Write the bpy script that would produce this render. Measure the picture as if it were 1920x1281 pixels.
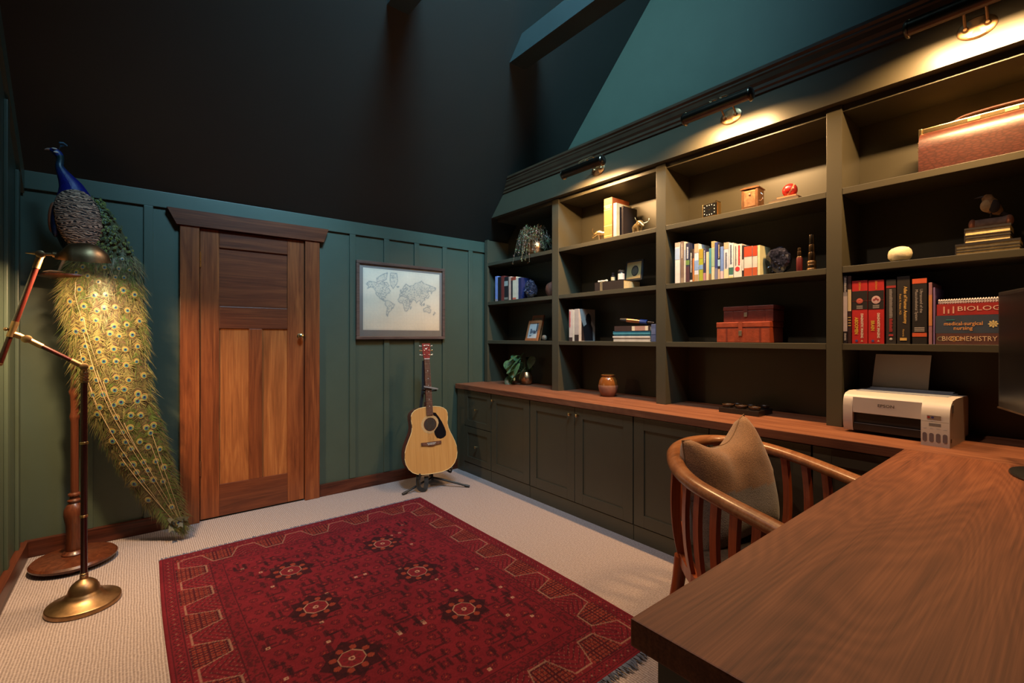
import bpy, bmesh, math, random
import numpy as np
from mathutils import Vector, Matrix, Euler, noise as mnoise
PI = math.pi
R = math.radians
for o in list(bpy.data.objects):
    bpy.data.objects.remove(o)
SC = bpy.context.scene
COL = SC.collection
random.seed(7)

# ------------------------------------------------------------------ camera
cam_d = bpy.data.cameras.new('camera')
cam = bpy.data.objects.new('camera', cam_d)
COL.objects.link(cam)
cam.location = (0, 0, 1.24)
cam.rotation_euler = (R(90), 0, R(-38.9955))
cam_d.sensor_width = 36.0
cam_d.lens = 16.3125
cam_d.shift_y = -8.1 / 1920
cam_d.clip_start = 0.05
SC.camera = cam
# ------------------------------------------------------------------ world + view
W = bpy.data.worlds.new('sky_outside')
SC.world = W
W.use_nodes = True
W.node_tree.nodes['Background'].inputs[0].default_value = (0.42, 0.72, 1.0, 1)
W.node_tree.nodes['Background'].inputs[1].default_value = 0.6
SC.view_settings.view_transform = 'Standard'
SC.view_settings.look = 'None'
SC.view_settings.gamma = 1.0
SC.view_settings.use_curve_mapping = False
SC.view_settings.exposure = 0.0

def area_light(name, loc, direction, sx, sy, watts, col, spread=180):
    d = bpy.data.lights.new(name, 'AREA')
    d.shape = 'RECTANGLE'
    d.size, d.size_y = sx, sy
    d.energy = watts
    d.color = col
    d.spread = R(spread)
    o = bpy.data.objects.new(name, d)
    COL.objects.link(o)
    o.location = loc
    o.rotation_euler = Vector(direction).to_track_quat('-Z', 'Y').to_euler()
    return o

def spot_light(name, loc, target, watts, col, angle, blend=0.5, radius=0.03):
    d = bpy.data.lights.new(name, 'SPOT')
    d.energy = watts
    d.color = col
    d.spot_size = R(angle)
    d.spot_blend = blend
    d.shadow_soft_size = radius
    o = bpy.data.objects.new(name, d)
    COL.objects.link(o)
    o.location = loc
    o.rotation_euler = (Vector(target) - Vector(loc)).to_track_quat('-Z', 'Y').to_euler()
    return o

def point_light(name, loc, watts, col, radius=0.02):
    d = bpy.data.lights.new(name, 'POINT')
    d.energy = watts
    d.color = col
    d.shadow_soft_size = radius
    o = bpy.data.objects.new(name, d)
    COL.objects.link(o)
    o.location = loc
    return o

WARM = (1.0, 0.60, 0.26)
COOL = (0.34, 0.72, 1.0)
# added cool light below an unseen roof window, its spread narrowed and aimed
COOLW = 125
cool_l = area_light('added_cool_light', (1.0, 0.56, 4.60), (0.38, 0.77, -0.50), 1.1, 0.7, COOLW, COOL, 94)
# the spot lamps clipped under the tie beams
BEAMW = 50
BEAMC = (1.0, 0.79, 0.67)

# ------------------------------------------------------------------ materials
MATS = {}
def _new(name):
    m = bpy.data.materials.new(name)
    m.use_nodes = True
    nt = m.node_tree
    return m, nt, nt.nodes['Principled BSDF']

def L(r, g, b):
    f = lambda c: ((c / 255 + 0.055) / 1.055) ** 2.4 if c > 10 else c / 255 / 12.92
    return (f(r), f(g), f(b), 1)

def node(nt, typ, **kw):
    n = nt.nodes.new(typ)
    for k, v in kw.items():
        if k in n.inputs.keys():
            n.inputs[k].default_value = v
        else:
            setattr(n, k, v)
    return n

def ramp(nt, fac, stops):
    r = nt.nodes.new('ShaderNodeValToRGB')
    e = r.color_ramp.elements
    while len(e) < len(stops):
        e.new(0.5)
    for i, (p, c) in enumerate(stops):
        e[i].position = p
        e[i].color = c
    nt.links.new(fac, r.inputs[0])
    return r

def bump(nt, b, height, strength=0.2, dist=0.002):
    n = nt.nodes.new('ShaderNodeBump')
    n.inputs['Strength'].default_value = strength
    n.inputs['Distance'].default_value = dist
    nt.links.new(height, n.inputs['Height'])
    nt.links.new(n.outputs[0], b.inputs['Normal'])

def plain(name, col, rough=0.5, metal=0.0, var=0.12, scale=18, coat=0.0, spec=0.5, bmp=0.0, bscale=120):
    """one colour with a little procedural mottling"""
    if name in MATS:
        return MATS[name]
    m, nt, b = _new(name)
    tc = nt.nodes.new('ShaderNodeTexCoord')
    n = node(nt, 'ShaderNodeTexNoise', Scale=scale, Detail=4.0)
    nt.links.new(tc.outputs['Object'], n.inputs['Vector'])
    lo = tuple(c * (1 - var) for c in col[:3]) + (1,)
    hi = tuple(min(1, c * (1 + var)) for c in col[:3]) + (1,)
    r = ramp(nt, n.outputs[0], [(0.3, lo), (0.7, hi)])
    nt.links.new(r.outputs[0], b.inputs['Base Color'])
    b.inputs['Roughness'].default_value = rough
    b.inputs['Metallic'].default_value = metal
    b.inputs['Coat Weight'].default_value = coat
    b.inputs['Specular IOR Level'].default_value = spec
    if bmp:
        n2 = node(nt, 'ShaderNodeTexNoise', Scale=bscale, Detail=3.0)
        nt.links.new(tc.outputs['Object'], n2.inputs['Vector'])
        bump(nt, b, n2.outputs[0], bmp, 0.003)
    MATS[name] = m
    return m

def wood(name, dark, mid, light, axis='Z', scale=1.0, rough=0.38, coat=0.0, stretch=14.0, contrast=1.0, bmp=0.08, figure=0.0, fine=9, fw=0.3):
    if name in MATS:
        return MATS[name]
    m, nt, b = _new(name)
    tc = nt.nodes.new('ShaderNodeTexCoord')
    mp = nt.nodes.new('ShaderNodeMapping')
    s = [stretch * scale] * 3
    s['XYZ'.index(axis)] = 1.1 * scale
    mp.inputs['Scale'].default_value = s
    nt.links.new(tc.outputs['Object'], mp.inputs['Vector'])
    n1 = node(nt, 'ShaderNodeTexNoise', Scale=1.2, Detail=5.0, Roughness=0.6, Distortion=1.4)
    nt.links.new(mp.outputs[0], n1.inputs['Vector'])
    mp2 = nt.nodes.new('ShaderNodeMapping')
    s2 = [stretch * fine * scale] * 3
    s2['XYZ'.index(axis)] = 3.0 * scale
    mp2.inputs['Scale'].default_value = s2
    nt.links.new(tc.outputs['Object'], mp2.inputs['Vector'])
    n2 = node(nt, 'ShaderNodeTexNoise', Scale=1.0, Detail=3.0, Roughness=0.6)
    nt.links.new(mp2.outputs[0], n2.inputs['Vector'])
    mx = nt.nodes.new('ShaderNodeMath')
    mx.operation = 'MULTIPLY_ADD'
    mx.inputs[1].default_value = fw
    nt.links.new(n2.outputs[0], mx.inputs[0])
    sc = nt.nodes.new('ShaderNodeMath')
    sc.operation = 'MULTIPLY_ADD'
    sc.inputs[1].default_value = 0.9 * contrast
    sc.inputs[2].default_value = -0.1 + 0.45 * (1 - contrast) - 0.5 * (fw - 0.3)
    nt.links.new(n1.outputs[0], sc.inputs[0])
    nt.links.new(sc.outputs[0], mx.inputs[2])
    if figure:
        # cathedral figure: rings of a slowly wandering, stretched field
        mp3 = nt.nodes.new('ShaderNodeMapping')
        s3 = [3.4] * 3
        s3['XYZ'.index(axis)] = 0.55
        mp3.inputs['Scale'].default_value = s3
        nt.links.new(tc.outputs['Object'], mp3.inputs['Vector'])
        n3 = node(nt, 'ShaderNodeTexNoise', Scale=1.0, Detail=2.0, Roughness=0.45, Distortion=0.3)
        nt.links.new(mp3.outputs[0], n3.inputs['Vector'])
        m3 = nt.nodes.new('ShaderNodeMath'); m3.operation = 'MULTIPLY'; m3.inputs[1].default_value = 240.0
        nt.links.new(n3.outputs[0], m3.inputs[0])
        s4 = nt.nodes.new('ShaderNodeMath'); s4.operation = 'SINE'
        nt.links.new(m3.outputs[0], s4.inputs[0])
        m4 = nt.nodes.new('ShaderNodeMath'); m4.operation = 'MULTIPLY_ADD'; m4.inputs[1].default_value = figure
        nt.links.new(s4.outputs[0], m4.inputs[0]); nt.links.new(mx.outputs[0], m4.inputs[2])
        mx = m4
    r = ramp(nt, mx.outputs[0], [(0.30, dark), (0.50, mid), (0.72, light)])
    nt.links.new(r.outputs[0], b.inputs['Base Color'])
    b.inputs['Roughness'].default_value = rough
    b.inputs['Specular IOR Level'].default_value = 0.3
    b.inputs['Coat Weight'].default_value = coat
    b.inputs['Coat Roughness'].default_value = 0.2
    if bmp:
        bump(nt, b, mx.outputs[0], bmp, 0.002)
    MATS[name] = m
    return m

def emit(name, col, strength):
    if name in MATS:
        return MATS[name]
    m, nt, b = _new(name)
    b.inputs['Base Color'].default_value = (0.8, 0.8, 0.8, 1)
    b.inputs['Emission Color'].default_value = tuple(col[:3]) + (1,)
    b.inputs['Emission Strength'].default_value = strength
    MATS[name] = m
    return m

def vcol(name, attr='col', rough=0.9, spec=0.2, bmp=0.0, bscale=400, amt=0.35):
    """colour from a mesh colour attribute (print, weave, plumage) with fine grain"""
    if name in MATS:
        return MATS[name]
    m, nt, b = _new(name)
    a = nt.nodes.new('ShaderNodeVertexColor')
    a.layer_name = attr
    tc = nt.nodes.new('ShaderNodeTexCoord')
    n = node(nt, 'ShaderNodeTexNoise', Scale=bscale, Detail=2.0)
    nt.links.new(tc.outputs['Object'], n.inputs['Vector'])
    mx = nt.nodes.new('ShaderNodeMix')
    mx.data_type = 'RGBA'
    mx.blend_type = 'MULTIPLY'
    mx.inputs[0].default_value = amt
    nt.links.new(a.outputs[0], mx.inputs[6])
    rr = ramp(nt, n.outputs[0], [(0.3, (0.55, 0.55, 0.55, 1)), (0.7, (1.3, 1.3, 1.3, 1))])
    nt.links.new(rr.outputs[0], mx.inputs[7])
    nt.links.new(mx.outputs[2], b.inputs['Base Color'])
    b.inputs['Roughness'].default_value = rough
    b.inputs['Specular IOR Level'].default_value = spec
    if bmp:
        bump(nt, b, n.outputs[0], bmp, 0.003)
    MATS[name] = m
    return m

def M_paint():
    return plain('green_paint', (0.053, 0.071, 0.050, 1), rough=0.42, var=0.04, scale=6, bmp=0.03, bscale=90)
PAINT = M_paint()
CABP = plain('olive_cabinet_paint', (0.057, 0.0485, 0.0295, 1), rough=0.40, var=0.04, scale=6, bmp=0.03, bscale=90)
BEAMP = plain('shaded_beam_paint', (0.020, 0.028, 0.026, 1), rough=0.5, var=0.08, scale=5)  # wall paint darkened, so the beams' shade is put into the colour
CEILP = plain('shaded_ceiling_paint', (0.019, 0.0185, 0.0140, 1), rough=0.6, var=0.05, scale=4)  # darker than the wall paint; shade on the slopes is part of this colour
BRASS = plain('aged_brass', (0.36, 0.215, 0.105, 1), rough=0.40, metal=1.0, var=0.25, scale=30)
BRASS_L = plain('polished_brass', (0.72, 0.52, 0.26, 1), rough=0.2, metal=1.0, var=0.08)
BRONZE = plain('dark_bronze', (0.10, 0.075, 0.055, 1), rough=0.28, metal=1.0, var=0.15)
COPPER = plain('copper', (0.55, 0.27, 0.13, 1), rough=0.35, metal=1.0, var=0.25, scale=25)
BLACK = plain('matt_black', (0.012, 0.012, 0.013, 1), rough=0.5, var=0.2)
PLASTIC = plain('white_plastic', (0.48, 0.42, 0.385, 1), rough=0.4, var=0.02)
PAGES = plain('page_edges', (0.62, 0.52, 0.36, 1), rough=0.9, var=0.12, scale=70)
DOORW = wood('door_timber', L(62, 29, 17), L(120, 62, 33), L(162, 92, 48), 'Z', 1.0, 0.34, 0.15, contrast=0.55)
DOORH = wood('door_timber_cross', L(50, 24, 16), L(98, 50, 30), L(136, 74, 42), 'X', 1.0, 0.34, 0.15, contrast=0.55)
BASEW = wood('baseboard_timber', L(40, 18, 12), L(74, 35, 22), L(96, 49, 30), 'X', 1.0, 0.4)
BASEWY = wood('baseboard_timber_y', L(40, 18, 12), L(74, 35, 22), L(96, 49, 30), 'Y', 1.0, 0.4)
TOPX = wood('walnut_top_x', L(76, 39, 25), L(112, 64, 41), L(142, 86, 56), 'X', 0.75, 0.55, 0.0, stretch=13, contrast=0.62, bmp=0.03, figure=0.034, fine=26, fw=0.42)
TOPY = wood('walnut_top_y', L(84, 47, 32), L(117, 71, 49), L(144, 95, 67), 'Y', 0.75, 0.5, 0.0, stretch=13, contrast=0.62, bmp=0.03, figure=0.030, fine=26, fw=0.42)
CHAIRW = wood('chair_timber', L(108, 46, 23), L(150, 72, 38), L(174, 94, 54), 'Z', 1.4, 0.36, 0.2, contrast=0.7)
RAILW = wood('chair_rail_timber', L(98, 57, 33), L(134, 86, 53), L(160, 112, 75), 'X', 1.2, 0.3, 0.3, contrast=0.7)
STANDW = wood('stand_timber', L(46, 21, 13), L(80, 40, 23), L(106, 58, 34), 'Z', 1.5, 0.32, 0.3, contrast=0.7)
LAMPW = wood('lamp_timber', L(30, 9, 8), L(52, 15, 12), L(68, 22, 16), 'Z', 1.5, 0.25, 0.5, contrast=0.6)
DARKW = plain('crown_brown', (0.046, 0.027, 0.014, 1), rough=0.4, var=0.15, scale=10)

# ------------------------------------------------------------------ mesh helpers
XF = {}      # object -> its own world matrix as built (no depsgraph needed)
class MB:
    """collects geometry, then links it as ONE mesh object"""
    def __init__(s):
        s.v, s.f, s.m, s.mi = [], [], [], 0
        s.M = None
    def add(s, verts, faces, mi=None):
        k = len(s.v)
        if s.M is not None:
            verts = [tuple(s.M @ Vector(p)) for p in verts]
        s.v += [tuple(p) for p in verts]
        s.f += [tuple(i + k for i in f) for f in faces]
        s.m += [s.mi if mi is None else mi] * len(faces)
        return s
    def box(s, x0, x1, y0, y1, z0, z1, bev=0.0, mi=None):
        if x1 < x0: x0, x1 = x1, x0
        if y1 < y0: y0, y1 = y1, y0
        if z1 < z0: z0, z1 = z1, z0
        if bev <= 0:
            v = [(x, y, z) for z in (z0, z1) for x, y in ((x0, y0), (x1, y0), (x1, y1), (x0, y1))]
            return s.add(v, [(3, 2, 1, 0), (4, 5, 6, 7), (0, 1, 5, 4), (1, 2, 6, 5), (2, 3, 7, 6), (3, 0, 4, 7)], mi)
        bm = bmesh.new()
        vs = [bm.verts.new(p) for p in [(x, y, z) for z in (z0, z1) for x, y in ((x0, y0), (x1, y0), (x1, y1), (x0, y1))]]
        for f in [(3, 2, 1, 0), (4, 5, 6, 7), (0, 1, 5, 4), (1, 2, 6, 5), (2, 3, 7, 6), (3, 0, 4, 7)]:
            bm.faces.new([vs[i] for i in f])
        b = min(bev, 0.45 * min(x1 - x0, y1 - y0, z1 - z0))
        bmesh.ops.bevel(bm, geom=list(bm.edges), offset=b, segments=2, profile=0.6, affect='EDGES')
        bm.verts.index_update()
        s.add([v.co[:] for v in bm.verts], [[v.index for v in f.verts] for f in bm.faces], mi)
        bm.free()
        return s
    def prism(s, poly, a, b, axis='z', mi=None):
        """polygon (list of 2D) extruded along axis from a to b; axis x: poly=(y,z), y: (x,z), z: (x,y)"""
        def P(p, t):
            return {'x': (t, p[0], p[1]), 'y': (p[0], t, p[1]), 'z': (p[0], p[1], t)}[axis]
        n = len(poly)
        v = [P(p, a) for p in poly] + [P(p, b) for p in poly]
        f = [tuple(range(n))[::-1], tuple(range(n, 2 * n))] + [(i, (i + 1) % n, (i + 1) % n + n, i + n) for i in range(n)]
        return s.add(v, f, mi)
    def lathe(s, prof, c=(0, 0, 0), seg=24, axis='z', mi=None, sx=1.0, sy=1.0, cap=True):
        """profile [(r, h)] turned about an axis through c"""
        v, f = [], []
        for r, h in prof:
            for i in range(seg):
                a = 2 * PI * i / seg
                p = (r * math.cos(a) * sx, r * math.sin(a) * sy, h)
                if axis == 'x': p = (h, p[0], p[1])
                if axis == 'y': p = (p[0], h, p[1])
                v.append((p[0] + c[0], p[1] + c[1], p[2] + c[2]))
        for k in range(len(prof) - 1):
            for i in range(seg):
                j = (i + 1) % seg
                f.append((k * seg + i, k * seg + j, (k + 1) * seg + j, (k + 1) * seg + i))
        if cap:
            f.append(tuple(range(seg))[::-1])
            f.append(tuple(range((len(prof) - 1) * seg, len(prof) * seg)))
        return s.add(v, f, mi)
    def tube(s, path, rad, seg=10, mi=None, cap=True, flat=1.0, up=(0, 0, 1)):
        """swept tube along a list of points; rad is a number or list; flat squashes it along 'up'"""
        P = [Vector(p) for p in path]
        n = len(P)
        rr = rad if isinstance(rad, (list, tuple)) else [rad] * n
        v, f = [], []
        ref = Vector(up)
        for i in range(n):
            t = (P[min(i + 1, n - 1)] - P[max(i - 1, 0)]).normalized()
            a = ref - t * ref.dot(t)
            if a.length < 1e-4:
                a = Vector((1, 0, 0)) - t * t.x
            a.normalize()
            b = t.cross(a)
            for k in range(seg):
                an = 2 * PI * k / seg
                v.append(P[i] + (a * (math.cos(an) * flat) + b * math.sin(an)) * rr[i])
        for i in range(n - 1):
            for k in range(seg):
                j = (k + 1) % seg
                f.append((i * seg + k, i * seg + j, (i + 1) * seg + j, (i + 1) * seg + k))
        if cap:
            f.append(tuple(range(seg))[::-1])
            f.append(tuple(range((n - 1) * seg, n * seg)))
        return s.add(v, f, mi)
    def sphere(s, c, r, seg=16, rings=10, mi=None, sc=(1, 1, 1)):
        prof = [(max(1e-4, r * math.sin(PI * k / rings)), -r * math.cos(PI * k / rings)) for k in range(rings + 1)]
        k0 = len(s.v)
        keep, s.M = s.M, None
        s.lathe(prof, (0, 0, 0), seg, 'z', mi)
        s.M = keep
        for i in range(k0, len(s.v)):
            p = s.v[i]
            q = (p[0] * sc[0] + c[0], p[1] * sc[1] + c[1], p[2] * sc[2] + c[2])
            s.v[i] = tuple(s.M @ Vector(q)) if s.M is not None else q
        return s
    def build(s, name, mats, parent=None, smooth=False, w=False, kind=None, label=None):
        """w=True: coordinates are world ones and are moved into the parent's frame"""
        me = bpy.data.meshes.new(name)
        v = s.v
        if w and parent is not None:
            inv = XF[parent].inverted()
            v = [tuple(inv @ Vector(p)) for p in v]
        me.from_pydata(v, [], s.f)
        if not isinstance(mats, (list, tuple)):
            mats = [mats]
        for m in mats:
            me.materials.append(m)
        if len(mats) > 1:
            me.polygons.foreach_set('material_index', s.m)
        if smooth:
            me.polygons.foreach_set('use_smooth', [True] * len(me.polygons))
            try:
                me.set_sharp_from_angle(angle=R(smooth if smooth is not True else 38))
            except Exception:
                pass
        me.update()
        o = bpy.data.objects.new(name, me)
        COL.objects.link(o)
        XF[o] = Matrix.Identity(4)
        if parent is not None:
            o.parent = parent
            XF[o] = XF[parent].copy()
        if kind: o['kind'] = kind
        if label: o['label'] = label
        return o

def tag(o, label, cat, group=None):
    o['label'] = label
    o['category'] = cat
    if group: o['group'] = group
    return o

def thing(name, label, cat, loc=(0, 0, 0), rot=(0, 0, 0), group=None):
    o = bpy.data.objects.new(name, None)
    o.empty_display_size = 0.05
    COL.objects.link(o)
    o.location = loc
    o.rotation_euler = rot
    XF[o] = Matrix.Translation(Vector(loc)) @ Euler(rot).to_matrix().to_4x4()
    return tag(o, label, cat, group)

def struct(name, mb_or_none, mat=None, loc=(0, 0, 0), **kw):
    if mb_or_none is None:
        o = bpy.data.objects.new(name, None)
        COL.objects.link(o)
        o.location = loc
        XF[o] = Matrix.Translation(Vector(loc))
    else:
        o = mb_or_none.build(name, mat, **kw)
    o['kind'] = 'structure'
    return o

def ubox(name, mat, parent, x0, x1, y0, y1, z0, z1, bev=0.002, w=True, **kw):
    return MB().box(x0, x1, y0, y1, z0, z1, bev).build(name, mat, parent, w=w, **kw)

def lettering(parent, txt, size, mat, loc, right, up, w=True, align='CENTER', sx=1.0, name='lettering', bold=0.0):
    """flat printed text as a mesh: 'right' and 'up' are the reading directions in world space"""
    cu = bpy.data.curves.new('t', 'FONT')
    cu.body = txt
    cu.size = size
    cu.align_x = align
    cu.align_y = 'CENTER'
    cu.resolution_u = 2
    cu.offset = bold
    tmp = bpy.data.objects.new('t', cu)
    COL.objects.link(tmp)
    dg = bpy.context.evaluated_depsgraph_get()
    me0 = bpy.data.meshes.new_from_object(tmp.evaluated_get(dg))
    bpy.data.objects.remove(tmp)
    bpy.data.curves.remove(cu)
    r, u, l = Vector(right).normalized(), Vector(up).normalized(), Vector(loc)
    mb = MB()
    mb.add([l + r * (p.co.x * sx) + u * p.co.y for p in me0.vertices], [tuple(f.vertices) for f in me0.polygons])
    bpy.data.meshes.remove(me0)
    return mb.build(name, mat, parent, w=w)

def catmull(pts, n=8):
    P = [Vector(p) for p in pts]
    P = [P[0] * 2 - P[1]] + P + [P[-1] * 2 - P[-2]]
    out = []
    for i in range(1, len(P) - 2):
        for k in range(n):
            t = k / n
            a, b, c, d = P[i - 1], P[i], P[i + 1], P[i + 2]
            out.append(0.5 * ((2 * b) + (c - a) * t + (2 * a - 5 * b + 4 * c - d) * t * t + (3 * b - a - 3 * c + d) * t ** 3))
    out.append(P[-2])
    return out
SC.cycles.use_denoising = True
SC.cycles.sample_clamp_indirect = 4.0
# ------------------------------------------------------------------ setting
XL, XG, YD, YR, RIDGE = -0.49, 3.06, 3.74, -1.90, 0.92
def roof(y):           # height of the 45 degree slopes
    return 2.178 + (3.74 - y if y >= RIDGE else (3.74 - RIDGE) - (RIDGE - y))

def carpet():
    m, nt, b = _new('ribbed_wool_carpet')
    tc = nt.nodes.new('ShaderNodeTexCoord')
    sep = nt.nodes.new('ShaderNodeSeparateXYZ')
    n0 = node(nt, 'ShaderNodeTexNoise', Scale=9.0, Detail=3.0)
    nt.links.new(tc.outputs['Object'], n0.inputs['Vector'])
    nt.links.new(tc.outputs['Object'], sep.inputs[0])
    # ribs run across the room, about 9 mm apart, slightly wavy
    ad = nt.nodes.new('ShaderNodeMath'); ad.operation = 'MULTIPLY_ADD'; ad.inputs[1].default_value = 0.010
    nt.links.new(n0.outputs[0], ad.inputs[0]); nt.links.new(sep.outputs[0], ad.inputs[2])
    mu = nt.nodes.new('ShaderNodeMath'); mu.operation = 'MULTIPLY'; mu.inputs[1].default_value = 2 * PI / 0.0105
    nt.links.new(ad.outputs[0], mu.inputs[0])
    sn = nt.nodes.new('ShaderNodeMath'); sn.operation = 'SINE'
    nt.links.new(mu.outputs[0], sn.inputs[0])
    mp = nt.nodes.new('ShaderNodeMapping'); mp.inputs['Scale'].default_value = (95, 150, 95)
    nt.links.new(tc.outputs['Object'], mp.inputs['Vector'])
    n1 = node(nt, 'ShaderNodeTexNoise', Scale=1.0, Detail=2.0)
    nt.links.new(mp.outputs[0], n1.inputs['Vector'])
    h = nt.nodes.new('ShaderNodeMath'); h.operation = 'MULTIPLY_ADD'; h.inputs[1].default_value = 0.22
    nt.links.new(sn.outputs[0], h.inputs[0]); nt.links.new(n1.outputs[0], h.inputs[2])
    r = ramp(nt, h.outputs[0], [(0.12, L(120, 107, 106)), (0.5, L(150, 136, 134)), (0.85, L(174, 161, 160))])
    nt.links.new(r.outputs[0], b.inputs['Base Color'])
    b.inputs['Roughness'].default_value = 0.95
    b.inputs['Specular IOR Level'].default_value = 0.1
    bump(nt, b, h.outputs[0], 0.7, 0.004)
    return m
CARPET = carpet()
struct('floor', MB().box(XL - 0.1, XG + 0.1, YR - 0.1, YD + 0.12, -0.08, 0.0), CARPET)

# wall with the door: flat panel, top rail and battens stand 17 mm proud of it
PB = YD + 0.017
wd = struct('wall_door', MB().box(XL - 0.12, XG + 0.12, PB, PB + 0.1, 0.0, roof(YD) + 0.03), PAINT)
ubox('top_rail', PAINT, wd, XL, 2.70, YD, PB, 2.076, 2.178, 0.003)
for bx in (-0.226, 0.060, 1.366, 1.658, 1.941, 2.228, 2.517):
    ubox('batten', PAINT, wd, bx - 0.024, bx + 0.024, YD + 0.001, PB, 0.095, 2.076, 0.003)
# left gable wall with battens dying into a raking board
LB = XL - 0.015
yy = [YR, RIDGE, YD + 0.1]
wl = struct('wall_left', MB().prism([(YR, 0), (YD + 0.1, 0), (YD + 0.1, roof(YD + 0.1) + 0.02), (RIDGE, roof(RIDGE) + 0.03), (YR, roof(YR) + 0.02)], LB - 0.1, LB, 'x'), PAINT)
for by in (3.62, 3.35, 3.085, 2.80, 2.52, 2.24, 1.96, 1.68, 1.40, 1.12, 0.84, 0.56, 0.28, 0.0, -0.28, -0.56):
    ubox('batten', PAINT, wl, LB, XL, by - 0.024, by + 0.024, 0.095, roof(by) - 0.16, 0.003)
rk = MB().prism([(YD, roof(YD) - 0.13), (YD, roof(YD)), (RIDGE, roof(RIDGE)), (RIDGE, roof(RIDGE) - 0.14)], LB, XL + 0.002, 'x')
rk.build('raking_board', PAINT, wl, w=True)
# right gable wall and the rear wall
struct('wall_right', MB().prism([(YR, 0), (YD + 0.1, 0), (YD + 0.1, roof(YD + 0.1) + 0.02), (RIDGE, roof(RIDGE) + 0.03), (YR, roof(YR) + 0.02)], XG, XG + 0.1, 'x'), PAINT)
struct('wall_rear', MB().box(XL - 0.12, XG + 0.12, YR - 0.1, YR, 0, roof(YR) + 0.02), PAINT)
# roof slopes; the rear one is open for the added roof window
def slope_strip(mb, x0, x1, ya, yb, t=0.06):
    za, zb = roof(ya), roof(yb)
    d = t / math.sqrt(2)
    s = 1 if (ya + yb) / 2 > RIDGE else -1
    a, b = (x0, ya, za), (x0, yb, zb)
    v = [(x0, ya, za), (x1, ya, za), (x1, yb, zb), (x0, yb, zb)]
    v += [(p[0], p[1] + s * d, p[2] + d) for p in v]
    mb.add(v, [(0, 1, 2, 3), (7, 6, 5, 4), (0, 4, 5, 1), (1, 5, 6, 2), (2, 6, 7, 3), (3, 7, 4, 0)])
WX0, WX1, WY0, WY1 = 0.40, 1.60, 0.82, 0.28
mb = MB()
slope_strip(mb, XL - 0.1, XG + 0.1, YD + 0.1, RIDGE)
ceil1 = struct('ceiling', mb, CEILP)
mb = MB()
slope_strip(mb, XL - 0.1, XG + 0.1, YR - 0.1, WY1)
slope_strip(mb, XL - 0.1, WX0, WY1, WY0)
slope_strip(mb, WX1, XG + 0.1, WY1, WY0)
slope_strip(mb, XL - 0.1, XG + 0.1, WY0, RIDGE)
struct('ceiling_rear', mb, CEILP)
# roof window, unseen, added to go with the cool light
GLASS, nt, b = _new('window_glass')
b.inputs['Transmission Weight'].default_value = 1.0
b.inputs['Roughness'].default_value = 0.0
w1 = struct('unseen_window_1', None, loc=(1.0, 0.55, roof(0.55)))
def frame_bar(x0, x1, ya, yb):
    m_ = MB(); slope_strip(m_, x0, x1, ya, yb, 0.09); return m_
frame_bar(WX0, WX0 + 0.05, WY1, WY0).build('window_frame', BASEW, w1, w=True)
frame_bar(WX1 - 0.05, WX1, WY1, WY0).build('window_frame', BASEW, w1, w=True)
frame_bar(WX0 + 0.05, WX1 - 0.05, WY1, WY1 + 0.035).build('window_frame', BASEW, w1, w=True)
frame_bar(WX0 + 0.05, WX1 - 0.05, WY0 - 0.035, WY0).build('window_frame', BASEW, w1, w=True)
g = MB()
d = 0.05
g.add([(WX0 + .04, WY1 + .03 - d, roof(WY1 + .03) + d), (WX1 - .04, WY1 + .03 - d, roof(WY1 + .03) + d), (WX1 - .04, WY0 - .03 - d, roof(WY0 - .03) + d), (WX0 + .04, WY0 - .03 - d, roof(WY0 - .03) + d)], [(0, 1, 2, 3)])
g.build('pane', GLASS, w1, w=True)

# tie beams across the room under the slopes
for x0, x1, lab in ((2.13, 2.277, 'green painted tie beam nearest the bookcase, crossing under the slope'), (1.18, 1.325, 'painted tie beam over the middle of the rug at the top edge')):
    o = MB().prism([(2.662, 3.256), (2.518, 3.40), (-0.678, 3.40), (-0.822, 3.256)], x0, x1, 'x').build('tie_beam', BEAMP)
    o['kind'] = 'structure'; o['label'] = lab

# baseboards
BB = []
BB.append(struct('baseboard_door_left', MB().box(XL, 0.222, YD - 0.012, PB, 0, 0.095, 0.004), BASEW))
BB.append(struct('baseboard_door_right', MB().box(1.100, 2.36, YD - 0.012, PB, 0, 0.092, 0.004), BASEW))
BB.append(struct('baseboard_left', MB().box(LB, XL + 0.02, YR, YD - 0.012, 0, 0.098, 0.004), BASEWY))
BB.append(struct('baseboard_rear', MB().box(XL + 0.02, XG, YR, YR + 0.02, 0, 0.098, 0.004), BASEW))

# door with its architrave
YF = YD - 0.004
d1 = struct('door_1', None, loc=(0.66, YD, 0.0))
for x0, x1 in ((0.332, 0.442), (0.875, 0.991)):
    ubox('door_stile', DOORW, d1, x0, x1, YF, PB, 0.012, 1.972, 0.003)
for z0, z1 in ((1.855, 1.972), (1.30, 1.452), (0.012, 0.228)):
    ubox('door_rail', DOORH, d1, 0.442, 0.875, YF, PB, z0, z1, 0.003)
ubox('door_muntin', DOORW, d1, 0.622, 0.706, YF, PB, 0.228, 1.30, 0.003)
ubox('door_panel', DOORH, d1, 0.442, 0.875, YF + 0.012, PB, 1.452, 1.855, 0.0)
PANW = wood('door_panel_timber', L(94, 49, 25), L(148, 85, 44), L(188, 119, 64), 'Z', 1.0, 0.34, 0.15, contrast=0.6)
ubox('door_panel', PANW, d1, 0.442, 0.622, YF + 0.012, PB, 0.228, 1.30, 0.0)
ubox('door_panel', PANW, d1, 0.706, 0.875, YF + 0.012, PB, 0.228, 1.30, 0.0)
k = MB().lathe([(0.020, 0.0), (0.021, -0.003), (0.010, -0.006), (0.008, -0.022), (0.017, -0.030), (0.021, -0.040), (0.018, -0.050), (0.006, -0.055), (0.0005, -0.0555)], (0.961, YF, 1.246), 20, 'y')
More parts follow.
